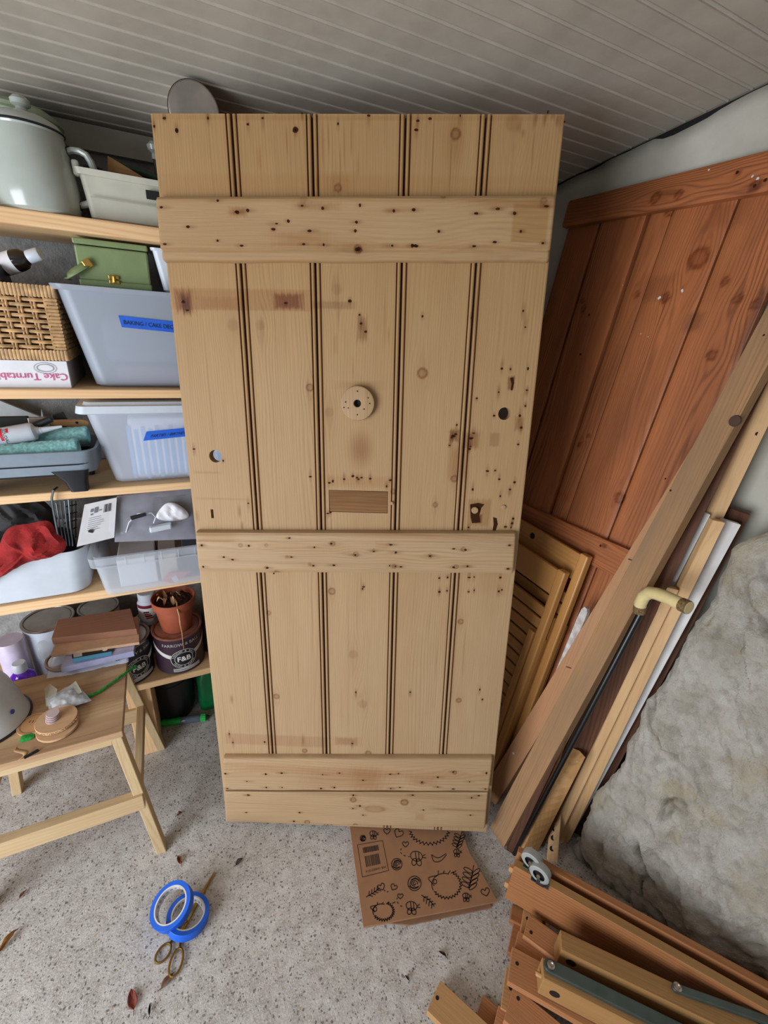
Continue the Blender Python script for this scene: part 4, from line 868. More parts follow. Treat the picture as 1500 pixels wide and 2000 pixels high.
t = thing('clear_box', 'clear plastic storage box jutting over the fourth shelf edge', 'storage box', (.03, 1.40, z))
bin_(t, 'box_body', .035, 1.415, .268, .135, z + .001, .826, .012, .02, K_CLEAR, rim=.002, rimh=.004, wall=.002)
MB().loft([rr(.035, 1.415, .272, .138, .02, .824), rr(.035, 1.415, .279, .145, .022, .828), rr(.035, 1.415, .281, .147, .022, .858), rr(.035, 1.415, .270, .137, .02, .858), rr(.035, 1.415, .268, .135, .02, .83)], False, False).build('rim_band', K_CLEAR, t, smooth=True)
for k in range(7): MB().box((-.155 + .045 * k, 1.2685, .842), (.002, .003, .028)).build('rim_rib', K_CLEAR, t)
def inner(nm, lb, c, s, m_, cat, ax=None, ch=.003): return tag(MB().box(c, s, ax, ch).build(nm, m_, loc=(c[0], c[1], z + .003)), lb, cat)
inner('white_carton', 'white card box inside the clear box, at its left end', (-.135, 1.40, z + .052), (.10, .16, .09), K_PAPER, 'box')
inner('beige_carton', 'beige card box inside the clear box, beside the white card', (-.052, 1.41, z + .05), (.05, .17, .088), mat('beige_card', (196, 186, 172), .8), 'box')
inner('blue_grey_carton', 'blue grey box filling the right of the clear box', (.09, 1.43, z + .05), (.20, .14, .09), mat('slate_card', (96, 104, 124), .7), 'box')
pr_ = [V(.0 + x, 1.305, z + zz) for x, zz in ((-.005, .012), (.05, .052), (.055, .056), (.035, .012))]
t2 = thing('red_packet', 'small red triangular packet inside the clear box', 'packet', (.02, 1.31, z + .01))
MB().prism([ony(318, 1135, 1.30), ony(330, 1120, 1.30), ony(374, 1115, 1.30), ony(340, 1140, 1.30)], (0, .01, 0)).build('packet_body', mat('red_packet_print', (206, 92, 92), .6), t2)
MB().prism([ony(334, 1128, 1.2985), ony(344, 1124, 1.2985), ony(350, 1134, 1.2985), ony(340, 1138, 1.2985)], (0, .001, 0)).build('packet_mark', K_WHITE, t2)
# packaged fittings lying on the clear box
t = thing('plastic_pouch', 'clear plastic pouch of fittings with a white header card on the clear box', 'packet', (-.08, 1.32, .86))
hc_ = [ony(165, 986, 1.33), ony(228, 972, 1.34), ony(223, 1050, 1.285), ony(150, 1068, 1.27)]
hcard = MB().hexa(hc_ + [p + V(0, .0012, .0004) for p in hc_]).build('header_card', K_PAPER, t)
def q4(P, a, b): return (P[0] * (1 - a) + P[1] * a) * (1 - b) + (P[3] * (1 - a) + P[2] * a) * b
def marks(P, L, m_, nm, par, off=V(0, -.0012, 0)):
    mb = MB()
    for a0_, b0_, a1_, b1_ in L: mb.add([q4(P, a0_, b0_) + off, q4(P, a1_, b0_) + off, q4(P, a1_, b1_) + off, q4(P, a0_, b1_) + off], [(0, 1, 2, 3)])
    return mb.build(nm, m_, par)
marks(hc_, [(.62 + .035 * k, .10, .62 + .035 * k + (.022 if k % 3 else .012), .30) for k in range(7)], K_BLKP, 'barcode', hcard)
marks(hc_, [(.22, .14, .30, .22), (.34, .12, .44, .26), (.24, .26, .30, .30), (.48, .2, .55, .23)] + [(.2, .36 + .05 * k, .2 + .5 * random.uniform(.5, 1), .37 + .05 * k) for k in range(7)], mat('grey_print', (120, 122, 130), .7), 'small_print', hcard)
MB().lathe([(0, 0), (.006, 0)], q4(hc_, .32, .7) + V(0, -.0013, 0), (0, -1, .2), 14).build('hang_hole', K_SOOT, hcard)
dkp = [ony(228, 968, 1.36), ony(385, 952, 1.36), ony(385, 1052, 1.30), ony(224, 1058, 1.30)]
MB().hexa(dkp + [p + V(0, .02, -.004) for p in dkp]).build('dark_backing', mat('dark_violet_print', (98, 96, 114), .5, var=.2), t)
marks(dkp, [(.44, .12 + .026 * k, .44 + .42 * random.uniform(.7, 1), .132 + .026 * k) for k in range(16)], K_BLKP, 'small_print', t, V(0, -.002, 0))
pf = [p + V(0, -.012, .001) for p in dkp]
G = np.zeros((22, 18, 3))
for i in range(22):
    for j in range(18):
        a, b = i / 21, j / 17; h = (math.sin(math.pi * a) * math.sin(math.pi * b)) ** .5
        G[i, j] = q4(dkp, a, b) + V(0, -.003 - .018 * h - .006 * h * mnoise.noise(Vector((a * 9, b * 7, 1))), .003 * h)
MB().grid(G).build('pouch_film', K_CLEARB, t, smooth=True)
cw = [ony(246, 1040, 1.30), ony(252, 1020, 1.30), ony(270, 1003, 1.295), ony(296, 1002, 1.295), ony(304, 1010, 1.295), ony(300, 1022, 1.295)]
MB().tube(cw, .0016, 8).build('white_lead', K_WHITE, t, smooth=True)
MB().tube([ony(256, 1012, 1.292), ony(285, 1004, 1.292)], [.006, .005], 12).build('ribbed_plug', K_BLACK, t, smooth=True)
MB().box(ony(314, 1030, 1.29), (.058, .018, .017), ax=[nrm((1, .1, .05)), Y_, Z_], ch=.004).build('white_connector', K_WHITE, t)
blob('white_wrapping', [(305, 1010), (322, 985), (345, 985), (366, 1000), (365, 1012), (330, 1018)], 1.31, .008, .006, K_PAPER, t, freq=60, loc=None)

# --- bottom shelf
z = ZS['s5'][1]
K_DKTIN = mat('dark_tin', (34, 30, 38), .35)
def tin(c, r, h, label, body, group=None, lidm=K_STEEL, nm='paint_tin'):
    t = thing(nm, label, 'paint tin', c, group)
    MB().lathe([(0, 0), (r * .97, 0), (r * 1.01, .003), (r, .007), (r, h - .012), (r * 1.02, h - .008)], c, n=56).build('tin_body', body, t, smooth=True)
    ri = MB().lathe([(r * 1.0, h - .010), (r * 1.03, h - .006), (r * 1.03, h - .001), (r * .99, h), (r * .93, h - .002), (r * .92, h - .006), (r * .90, h - .007), (r * .88, h - .004), (r * .3, h - .003), (0, h - .003)], c, n=56).build('tin_lid', lidm, t, smooth=True)
    return t
tin(V(-.440, 1.546, z), .072, .185, 'large white paint tin with a silver lid at the back left of the bottom shelf', K_WHITE)
tin(V(-.298, 1.566, z), .061, .186, 'white paint tin with a silver lid behind the timber block', K_WHITE)
tin(V(-.375, 1.395, z), .058, .125, 'low paint tin with a silver rim under the plastic packets', K_WHITE)
def curved(c, r, ang0):     # wrap flat text/marks onto a tin, ang0 the direction of its front
    def w(x, y): q = ang0 + x / r; return c + V(r * math.cos(q), r * math.sin(q), y)
    return w
K_LBL = mat('label_grey', (190, 188, 184), .6); K_LBW = mat('label_white', (228, 226, 222), .6); K_LBK = mat('label_black', (26, 25, 30), .45)
def fb_tin(c, r, h, label, bodymat, a0_, lidm=K_STEEL):
    t = tin(c, r, h, label, bodymat, 'black labelled paint tins', lidm); w = curved(c, r * 1.004, a0_)
    def patch(x0, x1, f0, f1, m_, nm, rr_=1.004, n=24):
        ww = curved(c, r * rr_, a0_); G = np.zeros((n, 2, 3))
        for i, x in enumerate(np.linspace(x0, x1, n)): G[i, 0] = ww(x, f0(x)); G[i, 1] = ww(x, f1(x))
        return MB().grid(G).build(nm, m_, t, smooth=True)
    sag = lambda x: .070 + 3.2 * x * x * (1 if abs(x) < .06 else 1)
    patch(-.115, .115, lambda x: min(.118, .060 + 3.5 * x * x), lambda x: min(.132, .076 + 3.5 * x * x), K_LBW, 'label_band', 1.006)
    patch(-.036, .055, lambda x: .010, lambda x: .024, K_LBL, 'label_plate', 1.007)
    text('small_print', 'Estate  Emulsion  No.', .006, None, 0 * X_, 0 * X_, K_LBK, t, wrap=lambda x, y: curved(c, r * 1.011, a0_)(x - .030, y + .015))
    text('tin_name', 'FARROW & BALL', .0165, None, 0 * X_, 0 * X_, K_LBL, t, wrap=lambda x, y: curved(c, r * 1.010, a0_)(x - .064, y + .116 + 1.2 * (x - .064) ** 2 * 0))
    def ring(r0, r1, m_, nm, rr_, sx=1.0):
        ww = curved(c, r * rr_, a0_); G = np.zeros((41, 4, 3))
        for i, q in enumerate(np.linspace(0, 2 * math.pi, 41)):
            for j, f in enumerate(np.linspace(r0, r1, 4)): G[i, j] = ww(.002 + f * sx * math.cos(q), .062 + f * math.sin(q))
        return MB().grid(G).build(nm, m_, t, smooth=True)
    ba = ring(.0001, .0385, K_LBK, 'badge', 1.012, 1.12)
    ring(.0365, .038, K_LBW, 'badge_ring', 1.016, 1.12); ring(.0255, .0268, K_LBW, 'badge_ring', 1.016, 1.12)
    text('badge_letters', 'F&B', .027, None, 0 * X_, 0 * X_, K_LBW, t, align='CENTER', bold=.0006, wrap=lambda x, y: curved(c, r * 1.017, a0_)(.002 + x, .062 - .009 + y))
    def arc(s, top):
        n = len(s)
        for i, ch_ in enumerate(s):
            if ch_ == ' ': continue
            q = (math.radians(90 + 72 - 144 * i / (n - 1)) if top else math.radians(-90 - 60 + 120 * i / (n - 1)))
            ux = V(math.sin(q), -math.cos(q), 0) * (1 if top else -1); uy = V(math.cos(q), math.sin(q), 0) * (1 if top else -1)
            rc = .0285 if top else .0345
            def wp(x, y, q=q, ux=ux, uy=uy, rc=rc):
                a, b = rc * math.cos(q) + ux[0] * x + uy[0] * y, rc * math.sin(q) + ux[1] * x + uy[1] * y
                return curved(c, r * 1.017, a0_)(.002 + a * 1.12, .062 + b)
            text('badge_letter', ch_, .0088, None, 0 * X_, 0 * X_, K_LBW, t, align='CENTER', wrap=wp)
    arc('FARROW & BALL', True); arc('PAINT & PAPER', False)
fb_tin(V(-.058, 1.415, z), .0785, .150, 'aubergine paint tin with a round badge under the terracotta pot', mat('aubergine_label', (60, 40, 56), .4, var=.05), math.radians(-83), mat('rusty_lid', (166, 112, 92), .5, .5, var=.2))
fb_tin(V(-.222, 1.412, z), .0785, .150, 'near-black paint tin with a round badge partly behind the stool', mat('near_black_label', (38, 36, 42), .4, var=.05), math.radians(-60))
# terracotta pot with a dead plant
pc = V(-.056, 1.412, z + .1485)
t = thing('plant_pot', 'terracotta pot of dry soil standing on the aubergine tin', 'plant pot', pc)
MB().lathe([(0, 0), (.046, 0), (.048, .003), (.060, .088), (.066, .090), (.069, .118), (.067, .120), (.064, .118), (.060, .092), (.057, .088)], pc, n=48).build('pot_body', K_TERRA, t, smooth=True)
K_SOIL = mat('dry_soil', (66, 44, 36), .95, var=.35, vs=120, bmp=1)
G = np.zeros((14, 41, 3))
for i in range(14):
    for j in range(41):
        rr_ = .0605 * i / 13; q = 2 * math.pi * j / 40; p = pc + V(rr_ * math.cos(q), rr_ * math.sin(q), .100)
        G[i, j] = p + V(0, 0, .008 * mnoise.noise(Vector((p[0] * 90, p[1] * 90, 2))) + .004 * mnoise.noise(Vector((p[0] * 260, p[1] * 260, 3))))
MB().grid(G).build('soil', K_SOIL, t, smooth=True)
K_STRAW = mat('dead_straw', (190, 152, 106), .85, var=.15)
tb = [pc + V(.006, -.01, .112), pc + V(.010, -.045, .118), pc + V(.010, -.066, .112), pc + V(.013, -.073, .088), pc + V(.012, -.070, .05), pc + V(.014, -.072, .02), pc + V(.013, -.079, -.02), pc + V(.013, -.0815, -.045)]
MB().tube(tb, [.0028, .0026, .0024, .0022, .0018, .0014, .0011, .0008], 7).build('dead_stem', K_STRAW, t, smooth=True)
for k in range(9):
    q = k * .7; c0 = pc + V(-.008 + .018 * math.cos(q), .0 + .014 * math.sin(q), .110); G = np.zeros((6, 3, 3))
    for i in range(6):
        for j in range(3): G[i, j] = c0 + V(.026 * (i / 5) * math.cos(q) - .006 * (j - 1) * math.sin(q) * math.sin(math.pi * (i + .3) / 5.6), .022 * (i / 5) * math.sin(q) + .006 * (j - 1) * math.cos(q) * math.sin(math.pi * (i + .3) / 5.6), .020 * math.sin(i * .9 + k) * .6 + .004 * abs(j - 1) + .006)
    MB().grid(G).build('dead_leaf', K_STRAW if k % 2 else K_LEAF, t, smooth=True)
# white bottle, standing on a hidden tin
tin(V(-.145, 1.535, z), .052, .118, 'small dark tin hidden behind the badge tins under the white bottle', K_DKTIN)
wb = V(-.142, 1.515, z + .118)
t = thing('white_bottle', 'white plastic bottle with a maroon label beside the terracotta pot', 'bottle', wb)
MB().lathe([(0, 0), (.030, 0), (.034, .004), (.034, .06), (.033, .085), (.026, .094), (.026, .098)], wb, n=36).build('bottle_body', K_WHITE, t, smooth=True)
MB().lathe([(.027, .096), (.0285, .098), (.0285, .120), (.026, .123), (0, .123)], wb, n=36).build('cap', K_WHITE, t, smooth=True)
w_ = curved(wb, .0343, math.radians(-80))
def lab(x0, x1, y0_, y1_, m_, nm, rr_=.0343):
    ww = curved(wb, rr_, math.radians(-80)); G = np.array([[ww(x, y0_), ww(x, y1_)] for x in np.linspace(x0, x1, 16)]); MB().grid(G).build(nm, m_, t, smooth=True)
lab(-.045, .045, .02, .086, K_LBW, 'label'); lab(-.045, .045, .074, .086, mat('maroon', (110, 24, 46), .5), 'label_band', .0346)
for k in range(4): lab(-.022 + .002 * k, -.004 + .004 * k, .056 - .008 * k, .062 - .008 * k, K_REDP if k % 2 else K_BLKP, 'label_print', .0347)
lab(.006, .020, .022, .042, mat('grey_code', (150, 152, 156), .6), 'label_code', .0347)
# timber block, card, packets
bt = [onz(112, 1210, .535), onz(255, 1188, .535), onz(271, 1228, .535), onz(255, 1230, .535), onz(100, 1247, .535)]
bt = [bt[0], bt[1], (bt[2] + bt[3]) / 2 + V(.006, 0, 0), bt[4]]
tag(MB().hexa(bt + [p - V(0, 0, .024) for p in bt]).build('timber_block', wood('brown_block', (160, 114, 90), (124, 84, 64), ring=60, fig=.3, blotch=.4), frame=(Y_, Z_, X_), bevel=.002, loc=(-.29, 1.45, .49)), 'brown timber block lying on the packets on the bottom shelf', 'timber block')
cp = [onz(92, 1262, .488), onz(266, 1240, .488), onz(270, 1256, .488), onz(95, 1284, .488)]
cp = [V(-.40, 1.49, .5105), V(-.175, 1.48, .5105), V(-.168, 1.335, .5105), V(-.405, 1.362, .5105)]
tag(MB().hexa(cp + [p - V(0, 0, .010) for p in cp]).build('card_sheet', mat('tan_card', (206, 166, 132), .8), loc=(-.29, 1.44, .478)), 'tan card sheet under the brown timber block', 'card')
t = thing('flat_packet', 'flat plastic packet with a black and cyan label on the bottom shelf', 'packet', (-.29, 1.38, .468))
fpk = [V(-.36, 1.49, .5), V(-.17, 1.48, .5), V(-.185, 1.312, .498), V(-.375, 1.308, .497)]
MB().hexa(fpk + [p - V(0, 0, .02) for p in fpk]).build('packet_body', mat('violet_film', (176, 178, 214), .25, coat=.5), t)
pq = [onz(140, 1277, .5012), onz(238, 1260, .5012), onz(236, 1276, .5012), onz(142, 1294, .5012)]
pk = lambda a, b, c, d, m_, nm: MB().add([q4(pq, a, b), q4(pq, c, b), q4(pq, c, d), q4(pq, a, d)], [(0, 1, 2, 3)]).build(nm, m_, t)
pk(0, 0, .85, .55, K_BLKP, 'black_label'); pk(0, .55, .8, 1.0, mat('cyan_label', (96, 186, 232), .5), 'cyan_label'); 
MB().add([q4(pq, .03, .1) + V(0, 0, .0008), q4(pq, .2, .1) + V(0, 0, .0008), q4(pq, .2, .5) + V(0, 0, .0008), q4(pq, .03, .5) + V(0, 0, .0008)], [(0, 1, 2, 3)]).build('barcode_patch', K_LBL, t)
MB().disc(q4(pq, .66, .22) + V(0, 0, .0009), Z_, .007, 16).build('round_mark', K_LBW, t)
t = thing('paper_bag', 'white plastic bag with blue shading spilling toward the stool', 'bag', (-.43, 1.38, .46))
G = np.zeros((26, 20, 3)); qq = [V(-.40, 1.50, .475), V(-.2, 1.47, .466), V(-.205, 1.325, .462), V(-.425, 1.32, .455)]
for i in range(26):
    for j in range(20):
        a, b = i / 25, j / 19; G[i, j] = q4(qq, a, b) + V(0, -.004 * fr(a * 5, b * 5, 2, 2), .006 * fr(a * 4, b * 4, 6, 3) - .012 * max(0, b - .85) / .15)
o = MB().grid(G).build('bag_film', mat('white_bag_film', (214, 218, 238), .3, coat=.3), t, smooth=True); o.modifiers.new('t', 'SOLIDIFY').thickness = .002
blob('crumpled_film', [(70, 1262), (84, 1255), (98, 1264), (94, 1284), (76, 1285)], 1.385, .015, .01, K_CLEARB, t, freq=60)
mb = MB().tube([onz(236, 1266, .484), onz(246, 1262, .486), onz(252, 1268, .484), onz(258, 1276, .482), onz(250, 1282, .481)], .0018, 8); tag(mb.build('white_cable', K_WHITE, smooth=True, loc=onz(246, 1262, .47)), 'short white cable looping from the flat packet', 'cable')
# purple bottle and lilac pot
pb = V(-.500, 1.405, z); K_PUR = mat('purple_liquid', (96, 20, 190), .15, coat=.5)
t = thing('purple_bottle', 'purple detergent bottle with a white cap behind the stool', 'bottle', pb)
MB().lathe([(0, 0), (.030, 0), (.033, .004), (.034, .06), (.031, .085), (.02, .098), (.015, .102), (.015, .108)], pb, n=32).build('bottle_body', K_PUR, t, smooth=True)
MB().lathe([(.0165, .102), (.018, .104), (.018, .130), (.016, .133), (0, .133)], pb, n=32).build('cap', K_WHITE, t, smooth=True)
lp_ = V(-.530, 1.477, z)
tag(MB().lathe([(0, 0), (.034, 0), (.036, .003), (.037, .17), (.035, .174), (0, .174)], lp_, n=36).build('lilac_pot', mat('lilac_plastic', (196, 186, 206), .4), loc=lp_, smooth=True), 'pale lilac cylindrical pot behind the purple bottle', 'pot')
t = thing('purple_packet', 'small purple packet at the foot of the purple bottle', 'packet', V(-.455, 1.345, z))
MB().box((-.455, 1.345, z + .03), (.05, .02, .06), ch=.004).build('packet_body', K_PUR, t)
jr = V(.048, 1.44, z); t = thing('dark_jar', 'dark glass jar squeezed between the aubergine tin and plank door', 'jar', jr)
MB().lathe([(0, 0), (.028, 0), (.03, .004), (.03, .12), (.024, .135), (.022, .145)], jr, n=28).build('jar_body', mat('smoky_glass', (70, 48, 62), .12, coat=.5), t, smooth=True)
MB().lathe([(.0235, .143), (.0245, .145), (.0245, .165), (0, .167)], jr, n=28).build('jar_lid', K_BLACK, t, smooth=True)
# --- under the lowest shelf
bk = V(-.112, 1.535, 0); pr = [(0, 0), (.066, 0), (.072, .005)]
pr += [(.074 + .012 * k / 10 + (.003 if k % 2 else 0), .02 + .2 * k / 10) for k in range(11)] + [(.09, .235), (.094, .238), (.094, .248), (.088, .248), (.082, .23), (0, .225)]
t = thing('black_bucket', 'black ribbed bucket under the lowest shelf', 'bucket', bk)
MB().lathe(pr, bk, n=40).build('bucket_body', K_BLACK, t, smooth=True)
MB().tube([bk + V(.094 * math.cos(a), .094 * math.sin(a) * .8 - .01, .24 - .05 * math.sin(-a) * (1 if a > math.pi else 0)) for a in np.linspace(math.pi, 2 * math.pi, 16)], .0025, 6).build('bucket_handle', K_SOOT, t, smooth=True)
gc = V(.038, 1.53, 0); K_GRN = mat('green_plastic', (10, 112, 62), .35, var=.1)
t = thing('green_canister', 'dark green plastic canister beside the black bucket', 'canister', gc)
MB().loft([rr(gc[0], gc[1], .050, .050, .02, .0), rr(gc[0], gc[1], .056, .056, .024, .006), rr(gc[0], gc[1], .060, .060, .024, .07), rr(gc[0], gc[1], .057, .057, .024, .09), rr(gc[0], gc[1], .058, .058, .024, .16), rr(gc[0], gc[1], .045, .045, .024, .195), rr(gc[0], gc[1], .02, .02, .014, .205)]).build('canister_body', K_GRN, t, smooth=True)
MB().lathe([(.018, .2), (.02, .203), (.02, .225), (0, .226)], gc, n=24).build('screw_cap', K_BLACK, t, smooth=True)
a0, a1 = V(-.163, 1.465, .0145), V(.012, 1.428, .0145); ax = nrm(a1 - a0); L = np.linalg.norm(a1 - a0); K_GB = mat('bright_green', (30, 178, 76), .35)
t = thing('feeder_bottle', 'small green and clear bottle lying on the concrete by the bucket', 'bottle', a0)
MB().lathe([(0, 0), (.009, 0), (.013, .006), (.0135, .07), (.0125, .074)], a0, ax, 24).build('green_end', K_GB, t, smooth=True)
MB().lathe([(.0125, .072), (.014, .078), (.0145, .13), (.012, .142), (.009, .146)], a0, ax, 24).build('clear_body', clear('smoky_clear', (112, 122, 136), .75, .15, .1), t, smooth=True)
cpb = MB()
for k in range(14):
    q = 6.283 * k / 14; cpb.tube([a0 + ax * .146 + .0137 * (Z_ * math.cos(q) + nrm(np.cross(ax, Z_)) * math.sin(q)), a0 + ax * .163 + .0137 * (Z_ * math.cos(q) + nrm(np.cross(ax, Z_)) * math.sin(q))], .0016, 5)
cpb.lathe([(.012, .144), (.0135, .146), (.0135, .163), (.011, .166), (0, .166)], a0, ax, 24).build('ridged_cap', K_GB, t, smooth=True)
MB().lathe([(.007, .166), (.007, .172), (.004, .178), (0, .178)], a0, ax, 16).build('spout', K_SOOT, t, smooth=True)

# ------------------------------------------------------------------ wooden stool and what lies on it
hs = .45
st_ = thing('stool', 'low pale wooden stool with a stained top in front of the shelves', 'stool', (-.385, 1.18, 0))
nx_, fx_ = -.56, -.208
tp_ = [V(nx_, 1.044, hs), V(fx_, 1.044, hs), V(fx_ - .002, 1.352, hs), V(nx_, 1.356, hs)]
MB().hexa(tp_ + [p - Z_ * .020 for p in tp_]).build('stool_top', W_STTOP, st_, frame=(Y_, Z_, X_), bevel=.002)
def leg(tx, ty, fx, fy_, w=.026, d=.034):
    T_, F_ = V(tx, ty, hs - .02), V(fx, fy_, 0)
    q = [V(-w / 2, -d / 2, 0), V(w / 2, -d / 2, 0), V(w / 2, d / 2, 0), V(-w / 2, d / 2, 0)]
    MB().hexa([F_ + p for p in q] + [T_ + p for p in q]).build('leg', W_BIRCH, st_, frame=(X_, Y_, T_ - F_), bevel=.002)
leg(-.226, 1.064, -.167, .993); leg(-.226, 1.334, -.164, 1.366); leg(-.535, 1.064, -.600, .993); leg(-.535, 1.334, -.590, 1.362)
MB().box((-.385, 1.018, .204), (.395, .026, .055), ch=.002).build('front_rail', W_BIRCH, st_, frame=(Z_, Y_, X_))
MB().box((-.385, 1.352, .204), (.395, .026, .055), ch=.002).build('back_rail', W_BIRCH, st_, frame=(Z_, Y_, X_))
for x in (-.199, -.566): MB().hexa([V(x - .011, 1.03, .215), V(x + .011, 1.03, .215), V(x + .011, 1.345, .215), V(x - .011, 1.345, .215)] + [V(x - .011, 1.03, .252), V(x + .011, 1.03, .252), V(x + .011, 1.345, .252), V(x - .011, 1.345, .252)]).build('side_rail', W_BIRCH, st_, frame=(X_, Z_, Y_), bevel=.002)
MB().box((-.385, 1.064, hs - .034), (.29, .02, .027)).build('apron', W_BIRCH, st_, frame=(Z_, Y_, X_))
ec = V(-.535, 1.205, hs)
t = thing('enamel_bowl', 'grey white enamel bowl upside down on the stool', 'bowl', ec)
MB().lathe([(.098, .003), (.093, .016), (.085, .06), (.073, .11), (.055, .155), (.035, .168), (0, .170)], ec, n=56).build('bowl_body', mat('grey_enamel', (196, 200, 200), .3, var=.12, vs=9), t, smooth=True)
MB().lathe([(.096, .0), (.1015, .001), (.1015, .005), (.097, .0065)], ec, n=56).build('rim', K_BLACK, t, smooth=True)
MB().lathe([(0, 0), (.006, 0), (.006, .002), (0, .002)], ec + V(.0875 * math.cos(-.5), .0875 * math.sin(-.5), .052), nrm(V(math.cos(-.5), math.sin(-.5), .25)), 16).build('painted_reflection', mat('painted_reflection', (70, 70, 140), .5), t, smooth=True)  # painted disc standing for the purple bottle's reflection in the enamel
# wrapped packet
t = thing('wrapped_packet', 'crumpled clear wrapped packet of grey pieces on the stool top', 'packet', onz(128, 1372, hs))
pc_ = [onz(96, 1366, hs + .016), onz(146, 1340, hs + .018), onz(172, 1370, hs + .012), onz(104, 1392, hs + .010)]
def pillow(P, th, nz, nm, m_, par, n=16, seed=0, fl=1):
    mb = MB()
    for sg in (1, -1):
        G = np.zeros((n, n, 3))
        for i in range(n):
            for j in range(n):
                a, b = i / (n - 1), j / (n - 1); h = (math.sin(math.pi * a) * math.sin(math.pi * b)) ** .5
                p = q4(P, a, b); f = mnoise.noise(Vector((p[0] * 90 + seed, p[1] * 90, sg)))
                G[i, j] = p + Z_ * (sg * th * h + nz * f * (h + .15))
        mb.grid(G)
    return mb.build(nm, m_, par, smooth=True)
pillow(pc_, .010, .005, 'contents', mat('grey_white_clay', (206, 208, 210), .5, var=.4, vs=70), t, seed=3)
pillow([p + (p - sum(pc_) / 4) * .18 + Z_ * .004 for p in pc_], .013, .006, 'wrapping', K_CLEARB, t, seed=8)
for pts_ in ([(86, 1345), (98, 1336), (112, 1346), (106, 1378), (90, 1380)], [(128, 1346), (148, 1330), (160, 1352), (142, 1360)]):
    P = [onz(a, b, hs + .012 + .014 * (k in (1, 2))) for k, (a, b) in enumerate(pts_)]
    mb = MB().add(P + [p + Z_ * .0008 for p in P], [tuple(range(len(P))), tuple(range(len(P), 2 * len(P)))[::-1]]); mb.build('wrapping_flap', clear('cream_film' + str(len(pts_)), (226, 228, 206), .5, .3, .3), t)
# green chenille strand
cyp = [onz(168, 1361, hs + .006), onz(178, 1358, hs + .006), onz(196, 1350, hs + .006), onz(214, 1337, hs + .007), onz(232, 1324, hs + .008), onz(246, 1314, hs + .008), onz(258, 1306, hs + .004), onz(266, 1300, hs + .002)]
K_CHEN = mat('green_chenille', (40, 158, 62), .95, var=.3, vs=200)
dense = []
for i in range(len(cyp) - 1):
    for k in range(10): dense.append(cyp[i] * (1 - k / 10) + cyp[i + 1] * k / 10)
t = thing('chenille_strand', 'fuzzy bright green strand trailing over the stool corner', 'strand', cyp[0])
MB().tube(dense, [.0032 + .0012 * mnoise.noise(Vector((k * .9, 0, 0))) for k in range(len(dense))], 8).build('strand_core', K_CHEN, t, smooth=True)
mb = MB()
for p in dense:
    for k in range(7):
        d = nrm(np.random.normal(size=3)); mb.tube([p, p + d * .0068], [.0007, .0002], 3, cap=False)
o = mb.build('fuzz', K_CHEN, t); o['kind'] = 'stuff'
# discs
K_MDF = wood('disc_wood', (206, 168, 128), (176, 134, 96), ring=40, fig=.1, fibre=.3, blotch=.3, rough=.8)
def disc(px, py, zc, r, th, label, name='wooden_disc', ragged=0, m_=None, tilt=(0, 0, 1)):
    c = onz(px, py, zc); t = thing(name, label, 'disc', c - Z_ * th, 'discs on the stool')
    ax = nrm(tilt); a = nrm(np.cross(ax, Y_)); b = np.cross(ax, a); n = 60; Ls = []
    for q0, h in ((.97, -th), (1, -th + .001), (1, -.001), (.985, 0)):
        Ls.append([c + ax * h + r * q0 * (1 + ragged * mnoise.noise(Vector((math.cos(6.2832 * k / n) * 7, math.sin(6.2832 * k / n) * 7, h * 90)))) * (a * math.cos(6.2832 * k / n) + b * math.sin(6.2832 * k / n)) for k in range(n)])
    MB().loft(Ls).build('disc_body', m_ or K_MDF, t, frame=(Y_, Z_, X_)); return t, c
disc(112, 1418, hs + .009, .047, .007, 'lower tan wooden disc of the stacked pair on the stool', ragged=.012)
t, c = disc(110, 1403, hs + .020, .0475, .009, 'upper tan wooden disc of the stacked pair with a frayed edge', ragged=.02)
mb = MB()
for k in range(26):
    q = -2.6 + 2.4 * k / 25 + random.uniform(-.05, .05); p = c + V(.047 * math.cos(q), .047 * math.sin(q), -.003)
    d = nrm(V(math.cos(q) + random.uniform(-.6, .6), math.sin(q) + random.uniform(-.6, .6), random.uniform(-.3, .5))); mb.tube([p, p + d * random.uniform(.003, .008)], [.0011, .0003], 4, cap=False)
o = mb.build('frayed_edge', K_STRAW, t); o['kind'] = 'stuff'
tg, c2 = disc(66, 1413, hs + .006, .037, .005, 'small tan disc with stitched slits half under the stacked discs', ragged=.01, m_=mat('cork_tan', (196, 146, 98), .85, var=.1))
mb = MB()
for k in range(5): p = c2 + V(-.012 + .007 * k, .006 - .003 * k, .0006); mb.add([p, p + V(.0012, 0, 0), p + V(.003, .008, 0), p + V(.0018, .008, 0)], [(0, 1, 2, 3)])
mb.ribbon([c2 + V(.030 * math.cos(a), .030 * math.sin(a), .0005) for a in np.linspace(0, 6.28, 40)], .0008, Z_)
o = mb.build('slits', K_INK, tg); o['kind'] = 'stuff'
g_ = onz(52, 1440, hs + .004); tag(MB().loft([rr(g_[0], g_[1], .014, .010, .006, hs + .0005), rr(g_[0] + .002, g_[1], .015, .011, .006, hs + .005), rr(g_[0], g_[1], .010, .007, .005, hs + .007)]).build('green_scrap', K_CHEN, smooth=True, loc=(g_[0], g_[1], hs)), 'small green felt scrap beside the tan disc', 'scrap')
